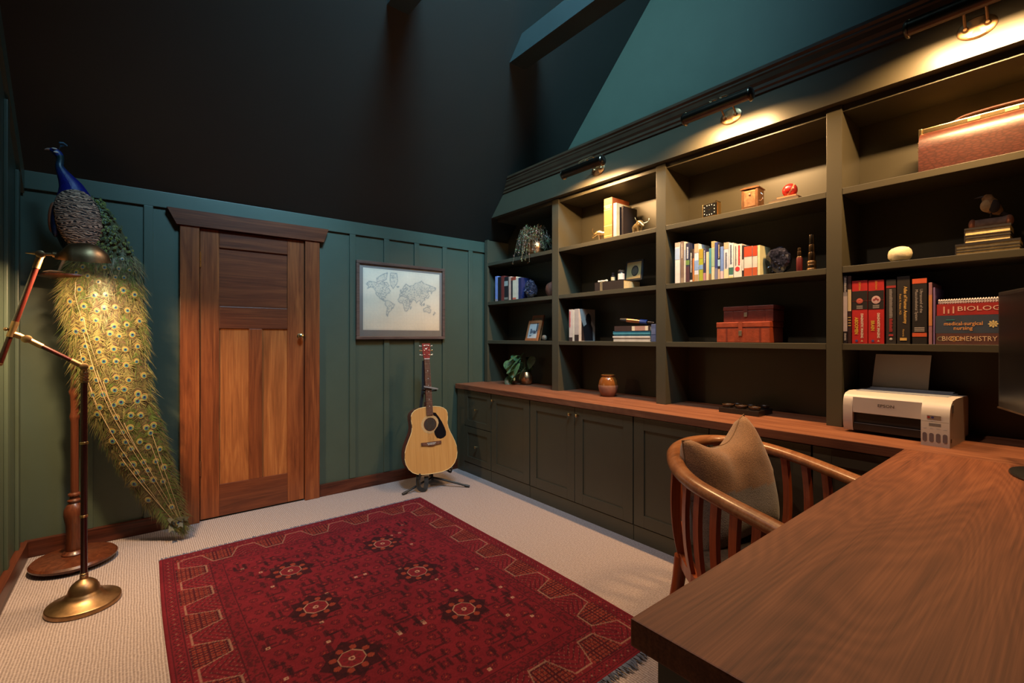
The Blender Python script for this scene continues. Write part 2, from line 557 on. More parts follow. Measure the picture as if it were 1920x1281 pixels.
k.build('door_knob', BRASS_L, d1, smooth=True, w=True)
for hz in (1.76, 0.36):
    h = MB().box(0.3265, 0.3385, YF - 0.006, YF, hz - 0.05, hz + 0.05, 0.001)
    h.lathe([(0.005, -0.052), (0.005, 0.052)], (0.3325, YF - 0.006, hz), 8)
    h.build('hinge', BRASS_L, d1, w=True)
t1 = struct('trim_1', None, loc=(0.66, YD, 0.0))
for x0, x1, n in ((0.221, 0.328, 0), (0.995, 1.101, 1)):
    ubox('jamb_casing', DOORW, t1, x0, x1, YD - 0.022, PB, 0.0, 1.976, 0.004)
MB().prism([(0.204, 1.976), (1.128, 1.976), (1.165, 2.079), (0.152, 2.079)], YD - 0.034, PB, 'y').build('head_casing', DOORH, t1, w=True)

# ------------------------------------------------------------------ base cabinets
XC = 2.355
def knob(parent, x, y, z):
    MB().lathe([(0.006, 0.0), (0.005, -0.010), (0.009, -0.013), (0.0125, -0.019), (0.011, -0.026), (0.005, -0.030), (0.0004, -0.0305)], (x, y, z), 14, 'x').build('knob', BRASS_L, parent, smooth=True, w=True)
def shaker(parent, name, y0, y1, z0, z1, fr=0.072):
    """framed front in the plane x = XC: rails, stiles and a recessed panel in one piece"""
    m_ = MB()
    for a in ((y0, y0 + fr, z0, z1), (y1 - fr, y1, z0, z1), (y0 + fr, y1 - fr, z0, z0 + fr), (y0 + fr, y1 - fr, z1 - fr, z1)):
        m_.box(XC, XC + 0.02, *a, 0.0015)
    m_.box(XC + 0.008, XC + 0.02, y0 + fr - 0.004, y1 - fr + 0.004, z0 + fr - 0.004, z1 - fr + 0.004)
    return m_.build(name, CABP, parent, w=True)
def carcass(parent, y0, y1):
    ubox('body', CABP, parent, XC + 0.021, 2.93, y0 + 0.001, y1 - 0.001, 0.0, 0.757, 0.002)
    ubox('plinth', CABP, parent, XC + 0.004, XC + 0.021, y0 + 0.001, y1 - 0.001, 0.0, 0.094, 0.001)
c1 = thing('drawer_cabinet', 'dark green two-drawer base cabinet in the corner behind the guitar', 'cabinet', (2.64, 3.46, 0))
carcass(c1, 3.195, 3.727)
ubox('filler', CABP, c1, XC, XC + 0.021, 3.612, 3.727, 0.0, 0.757, 0.002)
for z0, z1 in ((0.10, 0.425), (0.431, 0.754)):
    dr = shaker(c1, 'drawer', 3.199, 3.608, z0, z1, 0.055)
    knob(dr, XC, 3.404, (z0 + z1) / 2)
c2 = thing('single_door_cabinet', 'dark green base cabinet with one framed door next to the drawers', 'cabinet', (2.64, 2.94, 0))
carcass(c2, 2.693, 3.193)
dd = shaker(c2, 'door', 2.697, 3.19, 0.10, 0.754)
knob(dd, XC, 3.155, 0.705)
def pair(ya, ym, yb, label):
    c = thing('double_door_cabinet', label, 'cabinet', (2.64, ym, 0))
    carcass(c, ya, yb)
    a = shaker(c, 'door', ym + 0.002, yb - 0.003, 0.10, 0.754)
    knob(a, XC, ym + 0.035, 0.705)
    b_ = shaker(c, 'door', ya + 0.003, ym - 0.002, 0.10, 0.754)
    knob(b_, XC, ym - 0.035, 0.705)
pair(1.735, 2.220, 2.691, 'dark green two-door base cabinet below the brown pottery jar')
pair(0.772, 1.252, 1.733, 'dark green two-door base cabinet behind the wooden chair')
pair(-0.16, 0.305, 0.770, 'dark green two-door base cabinet under the inner corner of the desk')
# L-shaped walnut worktop
ZT = 0.803
wt = thing('worktop', 'L-shaped walnut worktop running along the bookcase and out as a desk', 'worktop', (2.64, 0.1, 0.76))
ubox('top_board', TOPY, wt, 2.337, 2.955, -1.10, 3.737, 0.760, ZT, 0.003)
ubox('top_board', TOPX, wt, 0.597, 2.3365, -0.42, 0.445, 0.760, ZT, 0.003)
lg = thing('desk_end_panel', 'dark green panel holding up the free end of the desk', 'desk panel', (0.66, 0.0, 0))
ubox('panel', CABP, lg, 0.640, 0.680, -0.36, 0.425, 0.0, 0.760, 0.002)
ubox('foot_rail', CABP, lg, 0.634, 0.686, -0.365, 0.430, 0.0, 0.07, 0.002)

# ------------------------------------------------------------------ bookcase
XB, XK = 2.66, 2.94
bk = thing('bookcase', 'tall built-in dark green bookcase with four visible bays and a crown moulding', 'bookcase', (2.80, 1.3, ZT))
YE = -0.225
ubox('back_panel', CABP, bk, XK, XK + 0.02, YE, 3.54, ZT, 2.40, 0.0)
MB().prism([(3.54, ZT), (3.735, ZT), (3.735, 2.17), (3.54, 2.37)], XK, XK + 0.02, 'x').build('back_panel', CABP, bk, w=True)
ubox('end_stile', CABP, bk, XB, XB + 0.022, 3.664, 3.712, ZT, 2.19, 0.002)
ubox('side_panel', CABP, bk, XB + 0.022, XK, 3.690, 3.712, ZT, 2.19, 0.0)
DIV = [(2.687, 2.762), (1.707, 1.778), (0.742, 0.808), (YE, -0.16)]
for y0, y1 in DIV:
    ubox('upright', CABP, bk, XB, XK, y0, y1, ZT, 2.372, 0.002)
BAYS = [(2.762, 3.664), (1.778, 2.687), (0.808, 1.707), (-0.16, 0.742)]
SHELF = [1.209, 1.583, 1.963]
for bi, (y0, y1) in enumerate(BAYS):
    for z in SHELF:
        ubox('shelf', CABP, bk, XB + 0.002, XK, y0, y1 + (0.026 if bi == 0 else 0), z - 0.031, z, 0.0018)
    yt = min(y1, 3.52)
    ubox('top_board', CABP, bk, XB + 0.012, XK, y0, yt, 2.336, 2.372, 0.0015)
# sloping soffit inside the first bay follows the roof
# fascia board, cut by the slope at its left end
MB().prism([(YE, 2.371), (roof(0) - 0 and 3.74 + 2.178 - 2.371 - 0.002, 2.371), (3.74 + 2.178 - 2.574 - 0.002, 2.574), (YE, 2.574)], 2.62, 2.70, 'x').build('fascia', CABP, bk, w=True)
cr = [(2.62, 2.556), (2.612, 2.556), (2.612, 2.572), (2.604, 2.580), (2.604, 2.596), (2.594, 2.610), (2.588, 2.632), (2.582, 2.640), (2.582, 2.650), (2.572, 2.660), (2.572, 2.676), (2.70, 2.676), (2.70, 2.575), (2.62, 2.575)]
v, f = [], []
for x, z in cr: v.append((x, YE, z))
for x, z in cr: v.append((x, 3.74 + 2.178 - z - 0.002, z))
n = len(cr)
f = [tuple(range(n)), tuple(range(n, 2 * n))[::-1]] + [(i, i + n, (i + 1) % n + n, (i + 1) % n) for i in range(n)]
MB().add(v, f).build('crown_moulding', DARKW, bk, w=True)
ubox('top_lid', CABP, bk, 2.70, XG, YE, 3.30, 2.575, 2.60, 0.0)

# ------------------------------------------------------------------ picture lights
BULB = emit('warm_bulb', (1.0, 0.62, 0.28), 18)
def picture_light(y, z, zp, label, watts=7.5, x=2.45):
    t = thing('picture_light', label, 'picture light', (2.62, y, zp), group='picture lights along the fascia')
    pl = MB()
    pl.lathe([(0.060, 0.0), (0.060, -0.005), (0.052, -0.010), (0.0005, -0.011)], (0, 0, 0), 32, 'x', sx=1.0, sy=0.72)
    pl.build('wall_plate', BRASS, t, smooth=True)
    dx, dz = x - 2.62, z - zp
    for s in (-1, 1):
        arm = MB().tube(catmull([(-0.008, s * 0.032, 0), (-0.04, s * 0.032, 0.03), (dx * 0.55, s * 0.03, 0.075 + dz * .5), (dx, s * 0.028, dz + 0.046), (dx, s * 0.028, dz + 0.026)], 5), 0.0052, 8)
        arm.lathe([(0.011, -0.008), (0.011, -0.016), (0.006, -0.022)], (0, s * 0.032, 0), 12, 'x')
        arm.build('arm', BRASS, t, smooth=True)
    # trough shade: three quarters of a cylinder, open below
    sh = MB()
    n_, rr = 20, 0.0335
    v, f = [], []
    L2 = 0.187
    for s in (-L2, L2):
        for q in range(2):
            r_ = rr - 0.0015 * q
            for i in range(n_ + 1):
                a = R(2) + R(256) * i / n_
                v.append((dx + r_ * math.cos(a), s, dz + r_ * math.sin(a)))
    m1 = n_ + 1
    for i in range(n_):
        f.append((i, i + 1, 2 * m1 + i + 1, 2 * m1 + i))
        f.append((m1 + i, 3 * m1 + i, 3 * m1 + i + 1, m1 + i + 1))
    f += [(0, 2 * m1, 3 * m1, m1), (n_, m1 + n_, 3 * m1 + n_, 2 * m1 + n_)]
    sh.add(v, f)
    sh.build('shade', BRONZE, t, smooth=True)
    for s in (-1, 1):
        e = MB().lathe([(0.0005, -0.009), (0.026, -0.007), (0.034, 0.0), (0.0358, 0.004), (0.0358, 0.008), (0.033, 0.010), (0.0005, 0.010)], (dx, s * L2, dz), 20, 'y', cap=False)
        if s > 0:
            e.v = [(p[0], 2 * L2 - p[1], p[2]) for p in e.v]
        e.build('end_cap', BRONZE, t, smooth=True)
        MB().sphere((dx, s * (L2 - 0.01), dz + 0.036), 0.0045, 10, 6).build('screw', BRASS_L, t, smooth=True)
    MB().lathe([(0.006, -0.11), (0.0085, -0.10), (0.0085, 0.10), (0.006, 0.11)], (dx, 0, dz - 0.004), 12, 'y').build('bulb', BULB, t, smooth=True)
    la = area_light('picture_light_glow', (2.62 + dx + 0.010, y, z - 0.022), (0.22, 0, -1), 0.30, 0.03, watts, WARM, 165)
    la.parent = t
    la.matrix_parent_inverse = Matrix.Translation(Vector((-2.62, -y, -zp)))
    return t
picture_light(2.234, 2.435, 2.463, 'dark bronze tubular picture light above the bay with the two bull figures', 25, 2.445)
picture_light(1.262, 2.487, 2.490, 'brass-plated tubular picture light above the bay with the clock', 27, 2.445)
picture_light(0.273, 2.495, 2.481, 'large brass tubular picture light above the leather briefcase', 27, 2.445)

# spot lamps under the tie beams (above the frame)
def beam_spot(x, y, watts, label, target=None):
    t = thing('spot_lamp', label, 'spot lamp', (x, y, 3.256), group='spot lamps under the tie beams')
    MB().lathe([(0.035, 0.0), (0.035, -0.010), (0.014, -0.014), (0.014, -0.030), (0.032, -0.036), (0.034, -0.095), (0.030, -0.095), (0.028, -0.045), (0.0005, -0.045)], (0, 0, 0), 20).build('housing', BRONZE, t, smooth=True)
    MB().lathe([(0.027, -0.060), (0.027, -0.064), (0.0005, -0.064)], (0, 0, 0), 20).build('bulb', emit('spot_bulb', (1, 0.8, 0.6), 6), t)
    s_ = spot_light('spot_lamp_glow', (x, y, 3.256 - 0.10), target or (x, y, 0), watts, BEAMC, 118, 0.6, 0.03)
    s_.parent = t
    s_.matrix_parent_inverse = Matrix.Translation(Vector((-x, -y, -3.256)))
beam_spot(1.252, 2.28, BEAMW, 'small bronze spot lamp under the middle tie beam near the door')
beam_spot(1.252, 0.90, BEAMW, 'added unseen bronze spot lamp under the middle tie beam near the desk')  # second lamp, added to brighten floor and desk
# ------------------------------------------------------------------ rug
def vnoise(x, y, seed=0):
    """cheap smooth value noise on arrays"""
    rs = np.random.RandomState(seed)
    T = rs.rand(64, 64)
    xi, yi = np.floor(x).astype(int), np.floor(y).astype(int)
    fx, fy = x - xi, y - yi
    fx, fy = fx * fx * (3 - 2 * fx), fy * fy * (3 - 2 * fy)
    g = lambda a, b: T[a % 64, b % 64]
    return (g(xi, yi) * (1 - fx) + g(xi + 1, yi) * fx) * (1 - fy) + (g(xi, yi + 1) * (1 - fx) + g(xi + 1, yi + 1) * fx) * fy

def grid_mesh(name, P, colr, mat, parent=None, flip=False):
    """P: (ny, nx, 3) points, colr: (ny, nx, 3) linear colours"""
    ny, nx = P.shape[:2]
    me = bpy.data.meshes.new(name)
    nv, nf = ny * nx, (ny - 1) * (nx - 1)
    idx = np.arange(nv).reshape(ny, nx)
    q = np.stack([idx[:-1, :-1], idx[:-1, 1:], idx[1:, 1:], idx[1:, :-1]], -1).reshape(-1, 4)
    if flip: q = q[:, ::-1]
    me.vertices.add(nv)
    me.vertices.foreach_set('co', P.reshape(-1).astype(np.float32))
    me.loops.add(nf * 4)
    me.loops.foreach_set('vertex_index', q.reshape(-1).astype(np.int32))
    me.polygons.add(nf)
    me.polygons.foreach_set('loop_start', np.arange(0, nf * 4, 4, dtype=np.int32))
    me.update(calc_edges=True)
    if colr is not None:
        a = me.color_attributes.new('col', 'FLOAT_COLOR', 'POINT')
        c4 = np.ones((nv, 4), np.float32)
        c4[:, :3] = colr.reshape(-1, 3)
        a.data.foreach_set('color', c4.reshape(-1))
    me.polygons.foreach_set('use_smooth', [True] * nf)
    me.materials.append(mat)
    o = bpy.data.objects.new(name, me)
    COL.objects.link(o)
    XF[o] = Matrix.Identity(4)
    if parent is not None:
        o.parent = parent
        XF[o] = XF[parent].copy()
    return o

def lin(c):
    return np.array(L(*c)[:3])

def make_rug():
    Wd, Ln = 1.605, 2.125
    nx, ny = 402, 532
    X, Y = np.meshgrid(np.linspace(0, Wd, nx), np.linspace(0, Ln, ny))
    red, red2, dark = lin((104, 27, 38)), lin((84, 20, 31)), lin((36, 17, 25))
    rust, cream, brn = lin((128, 52, 42)), lin((158, 124, 108)), lin((72, 28, 32))
    n = vnoise(X * 9, Y * 14, 1) * 0.6 + vnoise(X * 40, Y * 60, 2) * 0.4
    C = red2[None, None] * (1 - n[..., None]) + red[None, None] * n[..., None]
    def put(mask, col, a=1.0):
        C[mask] = C[mask] * (1 - a) + col * a
    ex, ey = np.minimum(X, Wd - X), np.minimum(Y, Ln - Y)
    e = np.minimum(ex, ey)
    horiz = ey < ex                      # which border we are in
    s = np.where(horiz, X - Wd / 2, Y - Ln / 2)
    sgn = np.where(horiz, np.where(Y < Ln / 2, 1, -1), np.where(X < Wd / 2, 1, -1))
    # outer guards
    put((e > 0.016) & (e < 0.020), dark, 0.7)
    small = np.sin(s * 2 * PI / 0.021) * np.cos(e * 2 * PI / 0.019 + np.sin(s * 150)) > 0.28
    put((e > 0.022) & (e < 0.056) & small, dark, 0.75)
    put((e > 0.034) & (e < 0.042) & (np.cos(s * 2 * PI / 0.043) > 0.86), cream, 0.30)
    put((e > 0.060) & (e < 0.064), dark, 0.8)
    # main border: a light meander with hooked motifs on its outer side
    per = 0.262
    ph = (s * sgn / per) % 1.0
    tri = 4 * np.abs(ph - 0.5) - 1       # -1..1
    mline = 0.140 + np.clip(tri * 3.0, -1, 1) * 0.058
    inb = (e > 0.066) & (e < 0.214)
    above = inb & (e < mline)
    lx, le = (ph - 0.0) * per, e
    hooks = (np.abs(np.sin(s * 2 * PI / 0.034)) > 0.55) & (np.abs(np.sin(e * 2 * PI / 0.037 + 0.6)) > 0.42)
    put(above & (mline > 0.11), dark, 0.72)
    put(above & hooks & (e < mline - 0.012), rust, 0.6)
    chev = (np.abs(((e * 1.0 + np.abs((ph * 2) % 1 - 0.5) * 0.11) / 0.03) % 1 - 0.5) < 0.14) & inb & ~above
    put(chev, dark, 0.62)
    dots = (np.sin(s * 2 * PI / 0.026) * np.sin(e * 2 * PI / 0.031) > 0.86) & inb
    put(dots, cream, 0.3)
    grad = 0.0032 * np.where(np.abs(tri * 3.0) < 1, 2.7, 1.0)
    put(inb & (np.abs(e - mline) < grad - 0.0004), cream, 0.42)
    put((e > 0.214) & (e < 0.218), dark, 0.8)
    # inner guard, dense little figures
    tiny = vnoise(X * 130, Y * 130, 5) > 0.55
    put((e > 0.220) & (e < 0.268) & tiny, dark, 0.55)
    put((e > 0.240) & (e < 0.248) & (np.sin(s * 2 * PI / 0.022) > 0.3), brn, 0.7)
    put((e > 0.269) & (e < 0.273), dark, 0.8)
    fld = e > 0.276
    # rosettes on a lattice
    gx, gy = (X - Wd / 2) / 0.067, (Y - Ln / 2) / 0.058
    gxo = gx + 0.5 * (np.floor(gy + 0.5) % 2)
    rx, ry = (gxo - np.floor(gxo) - 0.5) * 0.067, (gy - np.floor(gy + 0.5)) * 0.058
    rr, ra = np.hypot(rx, ry), np.arctan2(ry, rx)
    put(fld & (rr < 0.020) & (np.cos(ra * 8) > 0.0), dark, 0.5)
    put(fld & (rr < 0.019) & (rr > 0.015), dark, 0.5)
    put(fld & (rr < 0.004), rust, 0.9)
    # hooks and bars, mirrored about the long axis
    rs = np.random.RandomState(11)
    Xm = np.abs(X - Wd / 2)
    for k in range(190):
        cx, cy = rs.uniform(0.0, 0.50), rs.uniform(0.29, Ln - 0.29)
        a, b = (rs.uniform(.014, .032), 0.0055) if rs.rand() < 0.55 else (0.006, rs.uniform(.014, .034))
        m1 = (np.abs(Xm - cx) < a) & (np.abs(Y - cy) < b)
        m2 = (np.abs(Xm - cx - a * 0.9) < 0.0065) & (np.abs(Y - cy - 0.018) < 0.022)
        put(fld & (m1 | (m2 & (k % 3 > 0))), dark, 0.66)
        if k % 11 == 0:
            d_ = np.maximum(np.abs(Xm - cx - 0.02), np.abs(Y - cy + 0.02))
            put(fld & (d_ < 0.008) & (d_ > 0.0035), cream, 0.8)
    # star medallions, two columns of three
    for cx in (0.540, 1.046):
        for cy in (0.680, 1.118, 1.545):
            dx, dy = X - cx, Y - cy
            q1 = np.maximum(np.abs(dx), np.abs(dy))
            q2 = (np.abs(dx) + np.abs(dy)) / math.sqrt(2)
            star = np.minimum(q1, q2)
            put(star < 0.086, dark, 0.85)
            ang, rad = np.arctan2(dy, dx), np.hypot(dx, dy)
            for j in range(8):
                a = (j + 0.5) * PI / 4
                put(np.hypot(dx - 0.069 * math.cos(a), dy - 0.069 * math.sin(a)) < 0.0135, rust, 0.75)
            oc = np.maximum(q1, q2 * 0.98)
            put(oc < 0.047, red, 0.9)
            put((oc < 0.049) & (oc > 0.0448), cream, 0.7)
            put((oc < 0.034) & (np.cos(ang * 8) > 0.2), brn, 0.7)
            put((oc < 0.012) & (oc > 0.006), cream, 0.8)
    f = 0.86 + 0.28 * vnoise(X * 200, Y * 200, 9)[..., None]
    C = np.clip(C * f, 0, 1)
    Z = 0.0095 + 0.0018 * (vnoise(X * 3.1, Y * 2.7, 3) - 0.5) * np.clip(e / 0.03, 0, 1)
    Z[0, :] = Z[-1, :] = 0.001
    Z[:, 0] = Z[:, -1] = 0.001
    wav = 0.006 * np.sin(Y * 3.1) + 0.012 * np.sin((Y / Ln) * PI) * (X / Wd)
    Pn = np.stack([X + 0.095 + wav, Y + 1.090, Z], -1)
    rug = thing('rug', 'red oriental rug with dark star medallions and blue-grey fringe on the carpet', 'rug', (0.9, 2.15, 0))
    Pn = Pn - np.array([0.9, 2.15, 0])
    grid_mesh('weave', Pn, C, vcol('rug_wool', rough=0.95, spec=0.1, bmp=0.5, bscale=350), rug)
    fm = plain('fringe_wool', L(76, 84, 106), rough=0.95, var=0.35, scale=60)
    rs = random.Random(4)
    for yb, sg in ((3.213, 1), (1.092, -1)):
        mb = MB()
        for k in range(230):
            x = 0.10 + 1.60 * k / 230 + rs.uniform(-.002, .002)
            ln_ = rs.uniform(0.012, 0.030) if sg > 0 else rs.uniform(0.02, 0.046)
            dx = rs.uniform(-.010, .010)
            z = rs.uniform(0.001, 0.006)
            w_ = rs.uniform(0.0025, 0.0045)
            mb.add([(x - w_, yb - sg * 0.006, 0.009), (x + w_, yb - sg * 0.006, 0.009), (x + w_ * .6 + dx, yb + sg * ln_, z), (x - w_ * .6 + dx, yb + sg * ln_, z + 0.002), (x, yb + sg * ln_ * .5, 0.011)],
                   [(0, 1, 4), (1, 2, 4), (2, 3, 4), (3, 0, 4)])
        mb.build('fringe', fm, rug, w=True, kind='stuff')
make_rug()

# ------------------------------------------------------------------ framed world map
LAND = {
 'na': [(-168, 66), (-156, 71), (-128, 70), (-110, 68), (-95, 72), (-82, 70), (-80, 63), (-94, 60), (-92, 57), (-82, 53), (-79, 51), (-78, 58), (-73, 62), (-64, 59), (-56, 52), (-65, 49), (-60, 46), (-70, 43), (-75, 38), (-81, 31), (-80, 25), (-84, 30), (-97, 28), (-97, 20), (-91, 19), (-87, 21), (-88, 16), (-83, 14), (-79, 9), (-83, 8), (-95, 16), (-105, 21), (-112, 30), (-116, 31), (-124, 40), (-124, 48), (-135, 58), (-150, 60), (-163, 55), (-157, 60)],
 'gr': [(-55, 82), (-25, 82), (-20, 75), (-25, 70), (-42, 60), (-52, 66), (-57, 75)],
 'arc': [(-120, 76), (-95, 80), (-70, 82), (-75, 76), (-88, 73), (-105, 73), (-118, 71)],
 'baf': [(-88, 71), (-72, 71), (-62, 66), (-68, 63), (-75, 66), (-85, 68)],
 'sa': [(-79, 9), (-72, 12), (-62, 10), (-51, 4), (-44, -2), (-35, -6), (-39, -14), (-41, -22), (-48, -26), (-53, -34), (-58, -38), (-65, -42), (-68, -50), (-69, -55), (-74, -50), (-73, -40), (-71, -30), (-70, -18), (-77, -12), (-81, -5), (-78, 2)],
 'af': [(-6, 36), (10, 37), (20, 32), (32, 31), (37, 21), (43, 12), (51, 11), (46, 2), (40, -6), (40, -15), (35, -20), (33, -28), (26, -34), (18, -34), (14, -24), (12, -12), (9, -1), (8, 4), (-7, 5), (-16, 12), (-17, 20), (-12, 28)],
 'eu': [(-9, 37), (-9, 43), (-2, 44), (-4, 48), (4, 52), (8, 57), (12, 55), (20, 55), (24, 59), (30, 60), (24, 65), (18, 60), (12, 59), (5, 60), (12, 66), (22, 71), (40, 67), (45, 68), (60, 69), (70, 73), (85, 74), (104, 77), (115, 74), (140, 72), (160, 70), (180, 68), (178, 63), (163, 60), (156, 52), (155, 60), (142, 59), (136, 54), (141, 50), (131, 43), (127, 36), (122, 39), (120, 32), (121, 25), (110, 20), (106, 12), (103, 10), (103, 2), (99, 9), (97, 17), (91, 22), (80, 14), (77, 8), (72, 20), (62, 25), (52, 28), (59, 23), (52, 16), (43, 13), (35, 28), (36, 36), (27, 37), (23, 37), (19, 42), (16, 39), (12, 44), (8, 44), (3, 42), (0, 38)],
 'au': [(114, -22), (122, -18), (131, -12), (137, -12), (136, -16), (142, -11), (146, -19), (153, -26), (150, -37), (143, -39), (135, -34), (124, -33), (115, -34)],
 'nz': [(173, -35), (178, -38), (173, -42), (167, -46), (172, -40)],
 'nz2': [(170, -41), (173, -43), (168, -47), (166, -45)],
 'uk': [(-5, 50), (1, 52), (-3, 58), (-6, 57)],
 'ic': [(-24, 65), (-14, 65), (-18, 63)],
 'mg': [(44, -25), (50, -16), (48, -13), (43, -18)],
 'jp': [(130, 32), (140, 36), (142, 42), (145, 44), (139, 38), (132, 34)],
 'bo': [(109, 1), (117, 7), (118, 0), (114, -4)],
 'su': [(95, 5), (106, -5), (104, -6), (97, 2)],
 'ng': [(131, -1), (141, -3), (150, -10), (138, -8)],
}
def make_map():
    x0, x1, z0, z1 = 1.445, 2.160, 1.300, 1.813
    t = thing('framed_map', 'framed antique world map in a brown frame on the panelled wall', 'framed map', (1.80, YD, 1.224))
    fw = wood('map_frame_timber', L(62, 46, 42), L(92, 70, 62), L(116, 92, 82), 'X', 3.0, 0.4, contrast=0.7)
    F = (1.386, 2.212, 1.222, 1.870)
    wd_ = 0.026
    mb = MB()
    for (a, b, c, d_) in ((F[0], F[1], F[3] - wd_, F[3]), (F[0], F[1], F[2], F[2] + wd_), (F[0], F[0] + wd_, F[2] + wd_, F[3] - wd_), (F[1] - wd_, F[1], F[2] + wd_, F[3] - wd_)):
        mb.box(a, b, YD - 0.030, YD - 0.002, c, d_, 0.005)
    mb.build('frame', fw, t, w=True)
    ubox('mount', plain('map_mount_card', L(146, 140, 136), rough=0.9, var=0.03), t, F[0] + wd_, F[1] - wd_, YD - 0.012, YD - 0.004, F[2] + wd_, F[3] - wd_, 0.0)
    nx, ny = 340, 244
    U, V = np.meshgrid(np.linspace(0, 1, nx), np.linspace(0, 1, ny))    # V up
    asp = (z1 - z0) / (x1 - x0)
    px, py = U, V * asp
    C = np.ones((ny, nx, 3)) * lin((244, 234, 216))
    C *= (0.93 + 0.10 * vnoise(U * 7, V * 6, 21)[..., None])
    merc = lambda la: math.log(math.tan(PI / 4 + R(la) / 2))
    inside_all = np.zeros_like(U, bool)
    dmin = np.full(U.shape, 9.0)
    for poly in LAND.values():
        Q = [(0.035 + (lo + 170) / 365 * 0.95, (0.448 + merc(la) * 0.189) * asp) for lo, la in poly]
        ins = np.zeros_like(U, bool)
        for i in range(len(Q)):
            (ax, ay), (bx, by) = Q[i], Q[(i + 1) % len(Q)]
            ex, ey = bx - ax, by - ay
            tt = np.clip(((px - ax) * ex + (py - ay) * ey) / (ex * ex + ey * ey + 1e-12), 0, 1)
            wob = 0.004 * (vnoise(px * 90, py * 90, 31) - 0.5)
            dmin = np.minimum(dmin, np.hypot(px - ax - tt * ex, py - ay - tt * ey) + wob)
            c = ((ay > py) != (by > py)) & (px < (bx - ax) * (py - ay) / (by - ay + 1e-12) + ax)
            ins ^= c
        inside_all |= ins
    ink, tint = lin((136, 146, 152)), lin((224, 218, 204))
    speck = vnoise(U * 120, V * 90, 8) * (0.5 + vnoise(U * 24, V * 18, 12))
    C[inside_all] = C[inside_all] * 0.45 + tint * 0.55
    m_ = inside_all & (speck > 0.62)
    C[m_] = C[m_] * 0.55 + ink * 0.45
    hal = np.clip(1 - dmin / 0.016, 0, 1)[..., None] * (~inside_all)[..., None] * 0.30
    C = C * (1 - hal) + ink * hal
    line = np.clip(1 - np.abs(dmin) / 0.0042, 0, 1)[..., None] * 0.85
    C = C * (1 - line) + ink * line
    grd = (np.abs((U * 24) % 1 - 0.5) > 0.47) | (np.abs((V * 16) % 1 - 0.5) > 0.47)
    C[grd] = C[grd] * 0.93 + ink * 0.07
    bd = np.minimum(np.minimum(U, 1 - U) , np.minimum(V, 1 - V) * asp)
    m_ = (bd > 0.012) & (bd < 0.016)
    C[m_] = C[m_] * 0.7 + ink * 0.3
    P_ = np.stack([x0 + U * (x1 - x0), np.full_like(U, YD - 0.0135), z0 + V * (z1 - z0)], -1) - np.array([1.80, YD, 1.224])
    grid_mesh('map_print', P_, C, vcol('map_paper', rough=0.8, spec=0.2, bscale=60, amt=0.06), t)
    gl, nt, b = _new('picture_glass')
    b.inputs['Base Color'].default_value = (1, 1, 1, 1)
    b.inputs['Roughness'].default_value = 0.02
    b.inputs['Transmission Weight'].default_value = 1.0
    b.inputs['IOR'].default_value = 1.45
    # thin pane: transparent body with a faint mirror coat
    out = nt.nodes['Material Output']
    tr = nt.nodes.new('ShaderNodeBsdfTransparent')
    gs = nt.nodes.new('ShaderNodeBsdfGlossy'); gs.inputs['Roughness'].default_value = 0.03
    fr = nt.nodes.new('ShaderNodeFresnel'); fr.inputs[0].default_value = 1.35
    mx = nt.nodes.new('ShaderNodeMixShader')
    nt.links.new(fr.outputs[0], mx.inputs[0]); nt.links.new(tr.outputs[0], mx.inputs[1]); nt.links.new(gs.outputs[0], mx.inputs[2])
    nt.links.new(mx.outputs[0], out.inputs['Surface'])
    MATS['pane'] = gl
    g_ = MB().add([(F[0] + wd_, YD - 0.017, F[2] + wd_), (F[1] - wd_, YD - 0.017, F[2] + wd_), (F[1] - wd_, YD - 0.017, F[3] - wd_), (F[0] + wd_, YD - 0.017, F[3] - wd_)], [(0, 1, 2, 3)])
    g_.build('glass', gl, t, w=True)
make_map()

